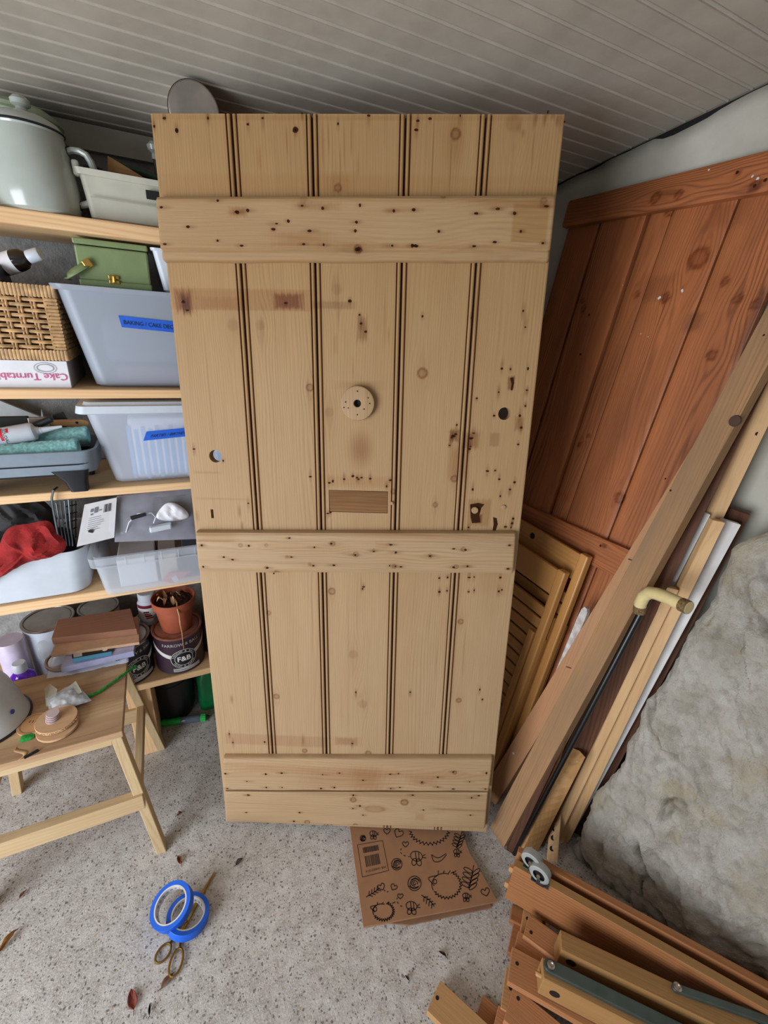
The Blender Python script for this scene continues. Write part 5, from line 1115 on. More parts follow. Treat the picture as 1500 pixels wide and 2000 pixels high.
# pleated striped paper roll on the upper disc
rc = onz(106, 1404, hs + .020); t = thing('paper_roll', 'small striped paper roll standing on the upper wooden disc', 'paper roll', rc)
K_STR = mat('pink_grey_paper', (206, 188, 184), .7); K_STR2 = mat('mauve_paper', (150, 120, 128), .7)
for k in range(7):
    MB().lathe([(.0, .0), (.0145, .0), (.0150, .0012), (.0145, .0024), (0, .0024)], rc + V(-.004 + .0005 * k, -.002 + .001 * k, .0026 * k + .0005), nrm((.12, -.1, 1)), 20).build('paper_layer', K_STR if k % 2 == 0 else K_STR2, t, smooth=True)
# thin shaving and wood scrap
t = thing('wood_shaving', 'thin curled wood shaving near the front edge of the stool', 'shaving', onz(45, 1470, hs))
G = np.zeros((12, 3, 3)); p0, p1 = onz(42, 1482, hs + .001), onz(40, 1458, hs + .02)
for i in range(12):
    for j in range(3): G[i, j] = p0 + (p1 - p0) * i / 11 + V(.010 * math.sin(i * .5), 0, 0) + V(.006 * (j - 1) * (1 - i / 16), .004 * (j - 1), .002)
o = MB().grid(G).build('shaving_body', K_STRAW, t, smooth=True); o.modifiers.new('t', 'SOLIDIFY').thickness = .0006
p0 = onz(62, 1474, hs); tag(MB().box(p0 + Z_ * .003, (.03, .005, .005), ax=[nrm((1, .5, 0)), nrm((-.5, 1, 0)), Z_]).build('splinter', K_SOOT, loc=p0), 'short dark splinter on the stool front edge', 'splinter')

# ------------------------------------------------------------------ things on the floor
# cardboard under the door
CT = .019
cw_ = [onz(684, 1619, CT), onz(710, 1810, CT), onz(972, 1760, CT), onz(922, 1673, CT), onz(918, 1668, CT), onz(901, 1622, CT)]
ux = nrm(cw_[2] - cw_[1])
back = [onz(893, 1600, CT), onz(679, 1585, CT)]
t = thing('cardboard_box', 'flattened printed cardboard box lying under the plank door edge', 'cardboard', onz(820, 1720, 0))
K_CARD = mat('kraft_card', (154, 112, 80), .8, var=.06, vs=18)
poly = [cw_[0], cw_[1], cw_[2], cw_[3], cw_[4], cw_[5]] + back
MB().prism([p - Z_ * .007 for p in poly], (0, 0, .007)).build('card_top', K_CARD, t)
p2 = [p - Z_ * CT + (sum(poly) / 8 - p) * .03 * V(1, 1, 0) for p in poly]; MB().prism(p2, (0, 0, .011)).build('card_base', mat('kraft_card_dark', (150, 110, 80), .85), t)
lo = [onz(735, 1800, .006), onz(800, 1806, .006), onz(960, 1772, .006), onz(948, 1740, .006)]
MB().hexa(lo + [p - Z_ * .005 for p in lo]).build('card_flap', mat('kraft_flap', (138, 100, 72), .85), t)
fl = [onz(905, 1640, .022), onz(925, 1672, .022), onz(916, 1678, .022), onz(897, 1645, .022)]
def stroke_mesh(strokes, z_, w, nm, m_, par, closed=False):
    mb = MB()
    for s in strokes:
        P = [onz(200 + x * .5333, 1600 + y * .5333, z_) for x, y in s]
        if len(P) > 2:
            Q = []
            for i in range(len(P) - 1):
                a0_, a1_, a2_, a3_ = P[max(i - 1, 0)], P[i], P[i + 1], P[min(i + 2, len(P) - 1)]
                for k in range(4):
                    q = k / 4; Q.append(.5 * (2 * a1_ + (a2_ - a0_) * q + (2 * a0_ - 5 * a1_ + 4 * a2_ - a3_) * q * q + (-a0_ + 3 * a1_ - 3 * a2_ + a3_) * q ** 3))
            P = Q + [P[-1]]
        mb.ribbon(P, w, Z_)
    return mb.build(nm, m_, par)
ZT = CT + .0004; LW = .0026
def ell(cx, cy, rx, ry, rot=0, a0_=0, a1_=360, n=18):
    r_ = math.radians(rot); return [(cx + rx * math.cos(q) * math.cos(r_) - ry * math.sin(q) * math.sin(r_), cy + rx * math.cos(q) * math.sin(r_) + ry * math.sin(q) * math.cos(r_)) for q in np.radians(np.linspace(a0_, a1_, n))]
def zig(cx, cy, rx, ry, a0_, a1_, n, d): return [(cx + (rx + (d if k % 2 else 0)) * math.cos(q), cy + (ry + (d if k % 2 else 0)) * math.sin(q)) for k, q in enumerate(np.radians(np.linspace(a0_, a1_, n)))]
def rig(L): return [p for i in range(len(L) - 1) for p in ((L[i][0] * .999, L[i][1]), (L[i][0], L[i][1] * .9995))] + [L[-1]]
def hog(cx, cy, rx, ry): return [rig(zig(cx + rx * .15, cy, rx, ry, -70, 150, 34, 7)), ell(cx - rx * .05, cy, rx * .95, ry * .92, 0, 150, 290), [(cx - rx * .55, cy - ry * .75), (cx - rx * 1.25, cy - ry * .55), (cx - rx * .95, cy - ry * .1), (cx - rx * .8, cy + ry * .1)], ell(cx - rx * .75, cy - ry * .25, 6, 8)] + [[(cx - rx * .5 + 18 * k, cy - ry * .85 - 3 * k % 5), (cx - rx * .5 + 22 * k, cy - ry * 1.15)] for k in range(4)]
def rose(cx, cy, r): return [ell(cx, cy, r, r * 1.1), ell(cx + 1, cy + 1, r * .7, r * .75, 30, 0, 320), ell(cx, cy, r * .42, r * .45, 80, 0, 300), ell(cx, cy, r * .18, r * .2, 0, 0, 280), [(cx - r * .9, cy + r * .4), (cx - r * .2, cy + r * .7), (cx + r * .6, cy + r * .5)], [(cx + r * .8, cy - r * .4), (cx + r * .2, cy - r * .8), (cx - r * .5, cy - r * .55)]]
def bee(cx, cy, r): return [ell(cx, cy - r * .2, r, r * .8, 20), ell(cx - r * .35, cy + r * .75, r * .4, r * .6, 15), ell(cx + r * .4, cy + r * .8, r * .4, r * .6, -20), [(cx - r * .2, cy - r * .95), (cx, cy + r * .5)], [(cx + r * .35, cy - r * .85), (cx + r * .45, cy + r * .45)], [(cx + r, cy - r * .2), (cx + r * 1.5, cy - r * .5)], [(cx + r, cy), (cx + r * 1.6, cy + r * .1)]]
def heart(cx, cy, r, rot=0):
    L = [(0, .9), (-.8, .1), (-.85, -.5), (-.4, -.8), (0, -.35), (.4, -.8), (.85, -.5), (.8, .1), (0, .9)]; c_, s_ = math.cos(rot), math.sin(rot)
    return [[(cx + r * (x * c_ - y * s_), cy + r * (x * s_ + y * c_)) for x, y in L]]
def sprig(x0, y0, x1, y1, k=5):
    L = [[(x0, y0), ((x0 + x1) / 2 + 6, (y0 + y1) / 2 - 2), (x1, y1)]]; dx, dy = x1 - x0, y1 - y0; n = math.hypot(dx, dy)
    for i in range(1, k): px_, py_ = x0 + dx * i / k, y0 + dy * i / k; L += [[(px_, py_), (px_ - dy / n * 12 + dx / n * 10, py_ + dx / n * 12 + dy / n * 10)], [(px_, py_), (px_ + dy / n * 12 + dx / n * 10, py_ - dx / n * 12 + dy / n * 10)]]
    return L
def monst(cx, cy, r): return [[(cx + 8, cy - r), (cx, cy), (cx - 12, cy + r)]] + [ell(cx - r * .35 + 2 - 3 * k, cy - r * .55 + r * .42 * k, r * .42, r * .16, 30) for k in range(4)] + [ell(cx + r * .4 - 4 * k, cy - r * .4 + r * .42 * k, r * .42, r * .16, -40) for k in range(4)]
def dots(L): 
    out = []
    for i in range(len(L) - 1): a, b = L[i], L[i + 1]; out.append([(a[0] + (b[0] - a[0]) * .15, a[1] + (b[1] - a[1]) * .15), (a[0] + (b[0] - a[0]) * .6, a[1] + (b[1] - a[1]) * .6)])
    return out
art = [('hedgehog_print', hog(1254, 240, 48, 45)), ('hedgehog_print', hog(1024, 337, 34, 29)), ('hedgehog_print', [rig(zig(1198, 40, 66, 46, 5, 176, 30, 9))]),
       ('rose_print', rose(1078, 165, 19)), ('rose_print', rose(1143, 235, 24)), ('rose_print', rose(954, 70, 10)), ('bee_print', bee(1150, 140, 22)), ('bee_print', bee(1132, 322, 20)), ('bee_print', bee(1298, 122, 12)), ('bee_print', bee(1332, 284, 13)), ('flower_print', bee(992, 56, 13)),
       ('heart_print', heart(1084, 52, 18, .5)), ('heart_print', heart(1042, 44, 13)), ('heart_print', heart(1110, 92, 12)), ('heart_print', heart(1022, 248, 14, -.5)), ('heart_print', heart(1067, 249, 13, .5)), ('heart_print', heart(1091, 282, 11)), ('heart_print', heart(1403, 267, 17, -.3)),
       ('sprig_print', sprig(966, 285, 1015, 252)), ('sprig_print', sprig(1168, 278, 1215, 320)), ('leaf_print', [[(1205, 130), (1215, 155), (1240, 152), (1260, 130)], [(1205, 130), (1230, 142), (1258, 126)]]), ('leaf_print', monst(1352, 210, 42)), ('leaf_print', monst(1308, 75, 28)),
       ('dotted_trail', dots([(1095, 105), (1090, 120), (1100, 132), (1118, 136), (1130, 138)])), ('dotted_trail', dots([(1080, 285), (1078, 300), (1088, 316), (1105, 322)])), ('dotted_trail', dots([(1030, 258), (1040, 268), (1052, 262)]))]
for nm, L in art: stroke_mesh(L, ZT, LW, nm, K_INK, t)
lbx = [(934, 94), (1026, 78), (1048, 188), (952, 212), (934, 94)]
stroke_mesh([[a, b] for a, b in zip(lbx[:-1], lbx[1:])], ZT, .0016, 'label_frame', K_INK, t)
lq = [onz(200 + x * .5333, 1600 + y * .5333, ZT) for x, y in lbx[:4]]
lq = [lq[0], lq[1], lq[2], lq[3]]
def mk(L, nm):
    mb = MB()
    for a, b, c_, d in L: mb.add([q4(lq, a, b), q4(lq, c_, b), q4(lq, c_, d), q4(lq, a, d)], [(0, 1, 2, 3)])
    o = mb.build(nm, K_INK, t); o['kind'] = 'stuff'
random.seed(3); L = []; x = .18
while x < .76: w_2 = random.choice((.012, .02, .034)); L.append((x, .12, x + w_2, .30)); x += w_2 + random.choice((.009, .016))
mk(L, 'barcode'); L = []; x = .2
while x < .74: w_2 = random.choice((.014, .024, .038)); L.append((x, .40, x + w_2, .74)); x += w_2 + random.choice((.012, .02))
mk(L, 'barcode')
xd = nrm(lq[2] - lq[3]); yd = nrm(lq[0] - lq[3]); text('carton_code', 'WB 1600021514', .0088, q4(lq, .93, .83), -xd, -yd, K_INK, t)

# tape rolls and scissors
def tape_roll(c, nrmv, ro, ri, th, label):
    t = thing('tape_roll', label, 'tape roll', c, 'blue masking tape rolls'); nrmv = nrm(nrmv)
    MB().lathe([(ri + .0035, -th / 2), (ro - .0006, -th / 2), (ro, -th / 2 + .0008), (ro, th / 2 - .0008), (ro - .0006, th / 2), (ri + .0035, th / 2), (ri + .0035, -th / 2)], c, nrmv, 64).build('tape_winding', K_BLUE, t, smooth=True)
    co = MB().lathe([(ri, -th / 2 + .0004), (ri + .0034, -th / 2 + .0004), (ri + .0034, th / 2 - .0004), (ri, th / 2 - .0004), (ri, -th / 2 + .0004)], c, nrmv, 64).build('card_core', mat('core_card', (206, 200, 192), .7), t, smooth=True)
    a = nrm(np.cross(nrmv, X_)); b = np.cross(nrmv, a); mb = MB()
    for k in range(22):
        if k % 6 == 5: continue
        q = 6.2832 * k / 22; G = []
        for w_2 in (-.07, .07):
            for h in (-.003, .003): G.append(c + (ri - .0004) * (a * math.cos(q + w_2) + b * math.sin(q + w_2)) + nrmv * h)
        mb.add([G[0], G[1], G[3], G[2]], [(0, 1, 2, 3)])
    o = mb.build('core_print', mat('core_blue_print', (120, 132, 160), .7), co); o['kind'] = 'stuff'
tape_roll(onz(336, 1770, .046), (-.26, -.10, .96), .0525, .0385, .024, 'upper blue masking tape roll propped on the other roll')
tape_roll(onz(367, 1789, .020), (.16, .10, .98), .0525, .0385, .024, 'lower blue masking tape roll lying on the brass scissors')
t = thing('scissors', 'brass handled scissors under the blue tape rolls', 'scissors', onz(370, 1800, 0))
pv = onz(364, 1800, .004); tipp = onz(420, 1703, .004)
dv = nrm(tipp - pv); dl = np.linalg.norm(tipp - pv); dn = nrm(np.cross(Z_, dv))
K_BRS = mat('brass_scissors', (172, 138, 72), .32, 1)
for sg, zz, tw in ((1, .0045, .010), (-1, .0022, -.022)):
    d2 = nrm(dv + dn * tw); n2 = np.cross(Z_, d2); tip = pv + d2 * dl
    bl = MB().prism([V(*(pv - d2 * .02 - n2 * .006))[:3] * V(1, 1, 0) + Z_ * zz, (pv - d2 * .02 + n2 * .006) * V(1, 1, 0) + Z_ * zz, (pv + n2 * .0075) * V(1, 1, 0) + Z_ * zz, tip * V(1, 1, 0) + n2 * .001 + Z_ * zz, tip * V(1, 1, 0) - n2 * .001 + Z_ * zz, (pv - n2 * .0055) * V(1, 1, 0) + Z_ * zz], (0, 0, .002)).build('blade', K_BRS, t, bevel=.0005)
for (cx, cy, lx) in ((319, 1862, 0), (344, 1880, 0)):
    c = onz(cx, cy, .005); up_ = nrm(pv - c); sd = np.cross(Z_, up_)
    L_ = .027 if cx > 330 else .020
    MB().tube([c + up_ * L_ * math.cos(q) + sd * .0145 * math.sin(q) + Z_ * .001 for q in np.linspace(0, 2 * math.pi, 33)], .0028, 8, cap=False).build('finger_loop', K_BRS, t, smooth=True)
    MB().tube([c + up_ * L_, (c + up_ * L_ + pv) / 2 + sd * .004, pv], [.003, .0035, .003], 8).build('shank', K_BRS, t, smooth=True)
MB().lathe([(0, 0), (.004, 0), (.004, .002), (0, .003)], pv + Z_ * .0025, n=14).build('pivot', K_BRS, t, smooth=True)

# fallen leaves
def leaf(px, py, L, W, ang, m_, label, curl=.006):
    c = onz(px, py, .001); a = V(math.cos(ang), math.sin(ang), 0); b = np.cross(Z_, a); n = 14; G = np.zeros((n, 7, 3))
    for i in range(n):
        s = i / (n - 1); w = W * (math.sin(math.pi * min(1, s ** .8)) ** .8) * (1 - .2 * s)
        for j in range(7):
            f = (j - 3) / 3; G[i, j] = c + a * L * (s - .5) + b * w * f * .5 + Z_ * (.001 + curl * f * f * math.sin(math.pi * s) + curl * .8 * max(0, mnoise.noise(Vector((s * 3 + px, f * 2, 1)))) + .3 * curl * abs(math.sin(s * 4 + px)))
    t = thing('fallen_leaf', label, 'leaf', (c[0], c[1], 0), 'fallen leaves on the concrete'); o = MB().grid(G).build('leaf_blade', m_, t, smooth=True); o.modifiers.new('t', 'SOLIDIFY').thickness = .0005
    MB().tube([c - a * L * .5 + Z_ * .002, c - a * L * .75 + Z_ * .0015 + b * .003], [.0011, .0006], 5).build('stalk', m_, t, smooth=True)
leaf(351, 1680, .030, .015, 1.9, K_LEAF, 'small brown leaf in front of the stool foot')
leaf(467, 1684, .024, .013, .5, mat('grey_leaf', (92, 72, 66), .85, var=.2, vs=70), 'small dark grey leaf on the concrete right of the stool foot')
leaf(259, 1952, .042, .023, 1.75, K_LEAFR, 'largest red brown leaf at the bottom of the floor')
leaf(327, 1916, .032, .016, .6, mat('tan_leaf', (122, 92, 70), .85, var=.2, vs=70), 'tan leaf just below the scissors handles')
leaf(293, 1972, .022, .006, 1.5, mat('black_leaf', (50, 44, 42), .85, var=.2, vs=70), 'narrow blackish leaf beside the large red brown leaf')
leaf(351, 1590, .016, .009, .4, K_LEAF, 'tiny brown leaf between the stool foot and plank door')
leaf(864, 1864, .022, .007, 2.2, mat('umber_leaf', (74, 54, 44), .85, var=.2, vs=70), 'narrow dark leaf in front of the cardboard box')
leaf(795, 1911, .013, .008, 2.0, mat('mud_leaf', (96, 84, 74), .85, var=.2, vs=70), 'small muddy leaf low on the floor near the slat pile')
leaf(18, 1838, .05, .014, .9, mat('ochre_leaf', (156, 112, 60), .85, var=.2, vs=70), 'long ochre leaf at the far edge of the floor below the stool', .012)
leaf(45, 1748, .02, .009, .9, mat('rust_leaf', (130, 88, 66), .85, var=.2, vs=70), 'faint rusty leaf on the floor below the stool rail')

# ------------------------------------------------------------------ brown plank door leaning on the right wall
BL_ = .126
BU = V(math.sin(BL_), 0, math.cos(BL_)); BN = V(-math.cos(BL_), 0, math.sin(BL_)); BO = V(1.19 - 1.875 * math.tan(BL_), 0, 0); BW = V(0, -1, 0)
def bq(s, t, h=0): return BO + BW * s + BU * t + BN * h           # s runs toward the camera, t up the door
def bst(px, py, h=0): q = onp(px, py, BO + BN * h, BN) - BO; return q @ BW, q @ BU
bd = thing('brown_door', 'dark brown stained plank door leaning on the right wall', 'door', (.95, .92, 0))
FB = Feat()
for x, y, r in ((1355, 500, .022), (1430, 580, .010), (1380, 690, .011), (1200, 972, .014), (1290, 578, .011), (1130, 600, .009), (1232, 572, .008), (1128, 585, .007), (1405, 545, .009), (1300, 405, .012), (1140, 850, .007), (1122, 868, .008), (1465, 590, .010)):
    s, t_ = bst(x, y); FB.knot(s, t_, r, dark=.9)
def SB(x0, y0, x1, y1, col, k=1, soft=.8, rag=.6):
    a, b = bst(x0, y0), bst(x1, y1); FB.stain((a[0] + b[0]) / 2, (a[1] + b[1]) / 2, abs(a[0] - b[0]) / 2 + .004, abs(a[1] - b[1]) / 2 + .004, col, k, soft, rag)
SB(1335, 610, 1350, 640, (.6, .6, .62), .8); SB(1255, 540, 1290, 580, (.55, .5, .48), .5); SB(1380, 400, 1440, 430, (.7, .66, .64), .6); SB(1160, 880, 1240, 960, (1.0, .96, .92), .4)
SB(1075, 955, 1105, 980, (1, .8, .6), .6); SB(1480, 560, 1500, 700, (.5, .48, .48), .8, .5, .2)
sb = [-1.24, -1.116, -.960, -.893, -.738, -.602]
dt = 1.885
for i in range(5):
    gp = (.0012, .0055, .0055, .0022, .0022, .0012); a, b = sb[i] + gp[i], sb[i + 1] - gp[i + 1]
    us = np.linspace(a, b, max(6, int((b - a) / .006))); vs = np.linspace(.004, dt - .004, 320)
    U, T = np.meshgrid(us, vs, indexing='ij'); E_ = np.minimum(U - a, b - U); H_ = -.022 - np.clip(.004 - E_, 0, .004) * .5 + (-.0015, .001, -.002, .0008, -.001)[i]
    Pf = BO + U[..., None] * BW + T[..., None] * BU + H_[..., None] * BN; Pb = BO + U[..., None] * BW + T[..., None] * BU - .038 * BN
    surf('plank', Pf, np.stack([U + 2.7 * i, 0 * U, T + 3.3 * i], -1), np.stack([U, T], -1), np.ones((len(us) - 1, len(vs) - 1), bool), W_BROWN, bd, FB, back=Pb)
def brail(z0, z1, z0b, z1b, knots):
    f = Feat()
    for x, y, r in knots: s, t_ = bst(x, y); f.knot(s, t_, r, dark=.85, along='u')
    ss = np.linspace(-1.243, -.600, 90); tt = np.linspace(0, 1, 14); S_, T_ = np.meshgrid(ss, tt, indexing='ij'); q = (S_ + 1.243) / .643
    lo = (z0 * (1 - q) + z0b * q) / math.cos(BL_); hi = (z1 * (1 - q) + z1b * q) / math.cos(BL_); T = lo + (hi - lo) * T_
    H_ = -np.clip(.06 - np.minimum(T_, 1 - T_), 0, .06) * .06
    Pf = BO + S_[..., None] * BW + T[..., None] * BU + H_[..., None] * BN; Pb = Pf * 0 + BO + S_[..., None] * BW + T[..., None] * BU - .0205 * BN
    o_ = random.uniform(0, 9)
    surf('rail', Pf, np.stack([T + o_, 0 * T, S_ + o_], -1), np.stack([S_, T], -1), np.ones((89, 13), bool), W_BROWN, bd, f, back=Pb)
brail(1.814, 1.885, 1.806, 1.885, [(1280, 387, .012), (1475, 362, .010), (1440, 340, .007), (1325, 380, .008)])
brail(.858, .945, .900, .985, [(1180, 1066, .005)])
brail(.09, .19, .10, .20, [])
MB().hexa([bq(-1.232, .02, -.0385), bq(-.61, .02, -.0385), bq(-.61, dt - .02, -.0385), bq(-1.232, dt - .02, -.0385)] + [bq(-1.232, .02, -.042), bq(-.61, .02, -.042), bq(-.61, dt - .02, -.042), bq(-1.232, dt - .02, -.042)]).build('back_board', W_DARK, bd, frame=(BW, BN, BU))
mb = MB()
for x, y, r in ((1288, 582, .0035), (1333, 568, .0035), (1252, 652, .0016), (1266, 658, .0012), (1470, 345, .003), (1480, 349, .003), (1385, 332, .002), (1217, 557, .0016)):
    s, t_ = bst(x, y, -.02 if y > 400 else 0); mb.disc(bq(s, t_, .0012 if y < 400 else -.0195), BN, r, 8, .4)
o = mb.build('paint_flecks', K_PAINTW, bd); o['kind'] = 'stuff'
mb = MB()
for x, y in ((1440, 337), (1474, 363), (1495, 352), (1173, 1066), (1142, 612), (1125, 690)):
    s, t_ = bst(x, y); mb.disc(bq(s, t_, .0008 if (y < 400 or y > 1000) else -.0195), BN, .0035, 10, .2)
o = mb.build('nail_holes', K_NAIL, bd); o['kind'] = 'stuff'

# ------------------------------------------------------------------ two folded slatted chairs against the brown door
def chair(xq, y0, ztop, nslat, label, hole=None, y_w=.37):
    O = V(xq, 0, 0); c = math.cos(BL_)
    def P(y, z, h): return O + V(0, y, 0) + BU * (z / c) + BN * h
    def bar(nm, y0_, y1_, z0, z1, h0, h1, par, fr, bev=.0025): 
        return MB().hexa([P(y0_, z0, h1), P(y1_, z0, h1), P(y1_, z1, h1), P(y0_, z1, h1), P(y0_, z0, h0), P(y1_, z0, h0), P(y1_, z1, h0), P(y0_, z1, h0)]).build(nm, W_CHAIR, par, frame=fr, bevel=bev)
    t = thing('folding_chair', label, 'folding chair', (xq, y0 + y_w / 2, 0), 'folded slatted chairs')
    fv, fh = (Y_, BN, BU), (BU, BN, Y_)
    bar('back_post', y0, y0 + .028, 0, ztop, -.024, 0, t, fv, .004); bar('back_post', y0 + y_w - .028, y0 + y_w, 0, ztop, -.024, 0, t, fv, .004)
    r = bar('top_rail', y0 + .026, y0 + y_w - .026, ztop - .088, ztop - .006, -.017, -.004, t, fh)
    if hole: MB().disc(P(hole[0], hole[1], -.0036), BN, .0105, 20).build('grip_hole', K_SOOT, r)
    bar('seat_rail', y0 + .030, y0 + .052, .13, ztop - .225, -.016, .004, t, fv); bar('seat_rail', y0 + y_w - .052, y0 + y_w - .030, .13, ztop - .225, -.016, .004, t, fv)
    for k in range(nslat):
        zz = ztop - .140 - .0415 * k
        bar('seat_slat', y0 + .03, y0 + y_w - .03, zz - .034, zz, -.022, -.012, t, fh, .0015)
    bar('front_leg', y0 + .004, y0 + .026, 0, ztop - .24, -.035, -.0245, t, fv); bar('front_leg', y0 + y_w - .026, y0 + y_w - .004, 0, ztop - .24, -.035, -.0245, t, fv)
    bar('stretcher', y0 + .026, y0 + y_w - .026, .06, .09, -.035, -.0245, t, fh)
chair(.872, .757, .871, 13, 'honey coloured folding chair, the front one of the folded pair')
chair(.914, .735, .927, 13, 'honey coloured folding chair behind the front one, with a hole in its rail', hole=(.950, .893))

# ------------------------------------------------------------------ timbers leaning in the corner
def lean(name, label, cat, bl, br, tl, tr, xt, th, m_, ext=1.0, group='timbers leaning in the corner', zb=0.0, grain=None, bevel=.0015, split=None):
    a, b = onz(*bl, zb), onz(*br, zb); c_ = onx(tr[0], tr[1], xt); d = onx(tl[0], tl[1], xt)
    c_ = b + (c_ - b) * ext; d = a + (d - a) * ext
    nn = nrm(np.cross(b - a, d - a)); 
    if nn @ (a - CAM) < 0: nn = -nn
    t = thing(name, label, cat, (a + b) / 2, group)
    off = nn * th; off2 = off * V(1, 1, 0)
    lp = []
    for k in range(15):
        f = k / 14; o_ = off2 * (1 - f) + off * f; p, q = a * (1 - f) + d * f, b * (1 - f) + c_ * f; lp.append([p, q, q + o_, p + o_])
    MB().loft(lp).build('board_body', m_, t, frame=(nrm(b - a), nn, nrm(d - a)), bevel=bevel)
    return t, (a, b, c_, d, nn)
def onbeam(q, u, v): a, b, c_, d, nn = q; return (a * (1 - u) + b * u) * (1 - v) + (d * (1 - u) + c_ * u) * v
def pxbeam(q, x, y, h=0):          # point on the (slightly twisted) front face of a leaning timber
    a, b, c_, d, nn = q; u, v = .5, .5
    def pj(P): c = R.T @ (P - CAM); return V(750 + FPX * c[0] / c[2], 1000 + FPX * c[1] / c[2])
    for _ in range(25):
        e = pj(onbeam(q, u, v)) - V(x, y); J = np.stack([(pj(onbeam(q, u + 1e-4, v)) - V(x, y) - e) / 1e-4, (pj(onbeam(q, u, v + 1e-4)) - V(x, y) - e) / 1e-4], -1)
        st = np.linalg.solve(J, -e); u += .8 * st[0]; v += .8 * st[1]
    return onbeam(q, u, v) - nn * (h + .0006)
t, q = lean('weathered_plank', 'long grey brown weathered plank, widest of the leaning timbers', 'plank', (956, 1616), (983, 1656), (1352, 872), (1398, 898), 1.06, .034, W_WEATH, 1.28)
mb = MB()
for x, y in ((1492, 655), (1440, 822), (1300, 935), (1245, 1192), (1310, 958)): mb.disc(pxbeam(q, x, y, .0006), -q[4], .0022, 8, .2)
o = mb.build('nail_holes', K_NAIL, t); o['kind'] = 'stuff'
mb = MB().lathe([(0, 0), (.0105, 0), (.0125, -.002), (.0105, .002), (0, .0025)], pxbeam(q, 1436, 822, .001) , -q[4], 18); mb.build('knot', mat('dark_knot', (70, 48, 32), .8), t, smooth=True)
t, q = lean('orange_batten', 'orange brown batten with rusty staples left of the weathered plank', 'batten', (943, 1543), (967, 1573), (1352, 872), (1392, 892), 1.100, .030, W_BATT, 1.08)
for x, y in ((1107, 1302), (1228, 1092)):
    p = pxbeam(q, x, y, .0008); p2_ = pxbeam(q, x + 9, y + 3, .0008); MB().tube([p, p - q[4] * .002, p2_ - q[4] * .002, p2_], .0008, 5).build('staple', K_NAIL, t)
MB().disc(pxbeam(q, 1003, 1471, .0006), -q[4], .004, 12, .2).build('pale_plug', K_PAINTW, t)
# white painted stick
a, b = onz(1000, 1540), onx(1143, 1186, 1.0); d_ = nrm(b - a); sd = nrm(np.cross(d_, BN)); sd = sd if sd[1] < 0 else -sd
t = thing('white_stick', 'chipped white painted stick between the chairs and orange batten', 'stick', a, 'timbers leaning in the corner')
out = [(-.012, 0), (-.012, .94), (-.009, .985), (-.003, 1.0), (.006, .998), (.011, .985), (.012, .95), (.012, 0)]; Ls = np.linalg.norm(b - a)
MB().prism([a + sd * x + d_ * (Ls * f) for x, f in out], -BN * .014).build('stick_body', plaster('chipped_white', (214, 210, 206), (168, 150, 140), 40, .6), t, bevel=.0015)
lean('splintered_lath', 'splintered dark lath tucked behind the weathered plank', 'lath', (988, 1660), (1001, 1668), (1112, 1400), (1124, 1408), .925, .012, W_DARK, 2.0)
t, q = lean('honey_offcut', 'short honey coloured batten offcut standing in the corner', 'batten', (1012, 1678), (1050, 1665), (1114, 1466), (1144, 1479), .955, .024, W_YEL, 1.0)
for x, y in ((1037, 1655), (1127, 1487)): MB().disc(pxbeam(q, x, y, .0006), -q[4], .0038, 12, .15).build('pale_plug', K_PAINTW, t)
t, q = lean('drilled_strip', 'narrow wooden strip drilled with a row of holes', 'strip', (1068, 1680), (1089, 1686), (1078, 1570), (1098, 1566), .965, .010, W_PINE, 1.25)
for x, y in ((1078, 1657), (1080, 1636), (1082, 1618), (1084, 1599)): MB().lathe([(0, .0), (.0068, 0), (.0074, .0006)], pxbeam(q, x, y, .0004), -q[4], 14).build('drill_hole', K_SOOT, t)
lean('dark_board', 'wide dark brown board leaning deep behind the weathered plank', 'board', (1022, 1640), (1062, 1655), (1425, 770), (1486, 775), 1.140, .014, W_DARK, 1.02)
t, q = lean('white_board', 'slim white painted board half hidden behind the curved cane handle', 'board', (1058, 1606), (1078, 1614), (1371, 999), (1388, 1005), 1.125, .012, K_PAINTW, 1.0)
lean('pine_lath', 'shorter planed pine lath ending just above the cane handle', 'lath', (1054, 1640), (1086, 1650), (1300, 1146), (1326, 1153), 1.068, .018, W_PINE)
lean('pine_lath', 'planed pine lath running the full height beside the white board', 'lath', (1085, 1642), (1110, 1648), (1393, 1016), (1417, 1021), 1.098, .020, W_PINE)
t, q = lean('knotty_pine_lath', 'tallest planed pine lath with a small knot at the photo edge', 'lath', (1098, 1612), (1120, 1618), (1478, 780), (1516, 800), 1.160, .016, W_PINE, 1.03)
MB().disc(pxbeam(q, 1478, 847, .0006), -q[4], .004, 12, .2).build('knot', K_NAIL, t)
lean('white_board', 'broad white painted board standing against the rough stone wall', 'board', (1092, 1626), (1117, 1634), (1408, 1013), (1448, 1025), 1.135, .016, K_PAINTW)
lean('brown_board', 'brown board edge showing between the white board and stone wall', 'board', (1112, 1622), (1136, 1634), (1420, 990), (1466, 1006), 1.168, .014, W_DARK)
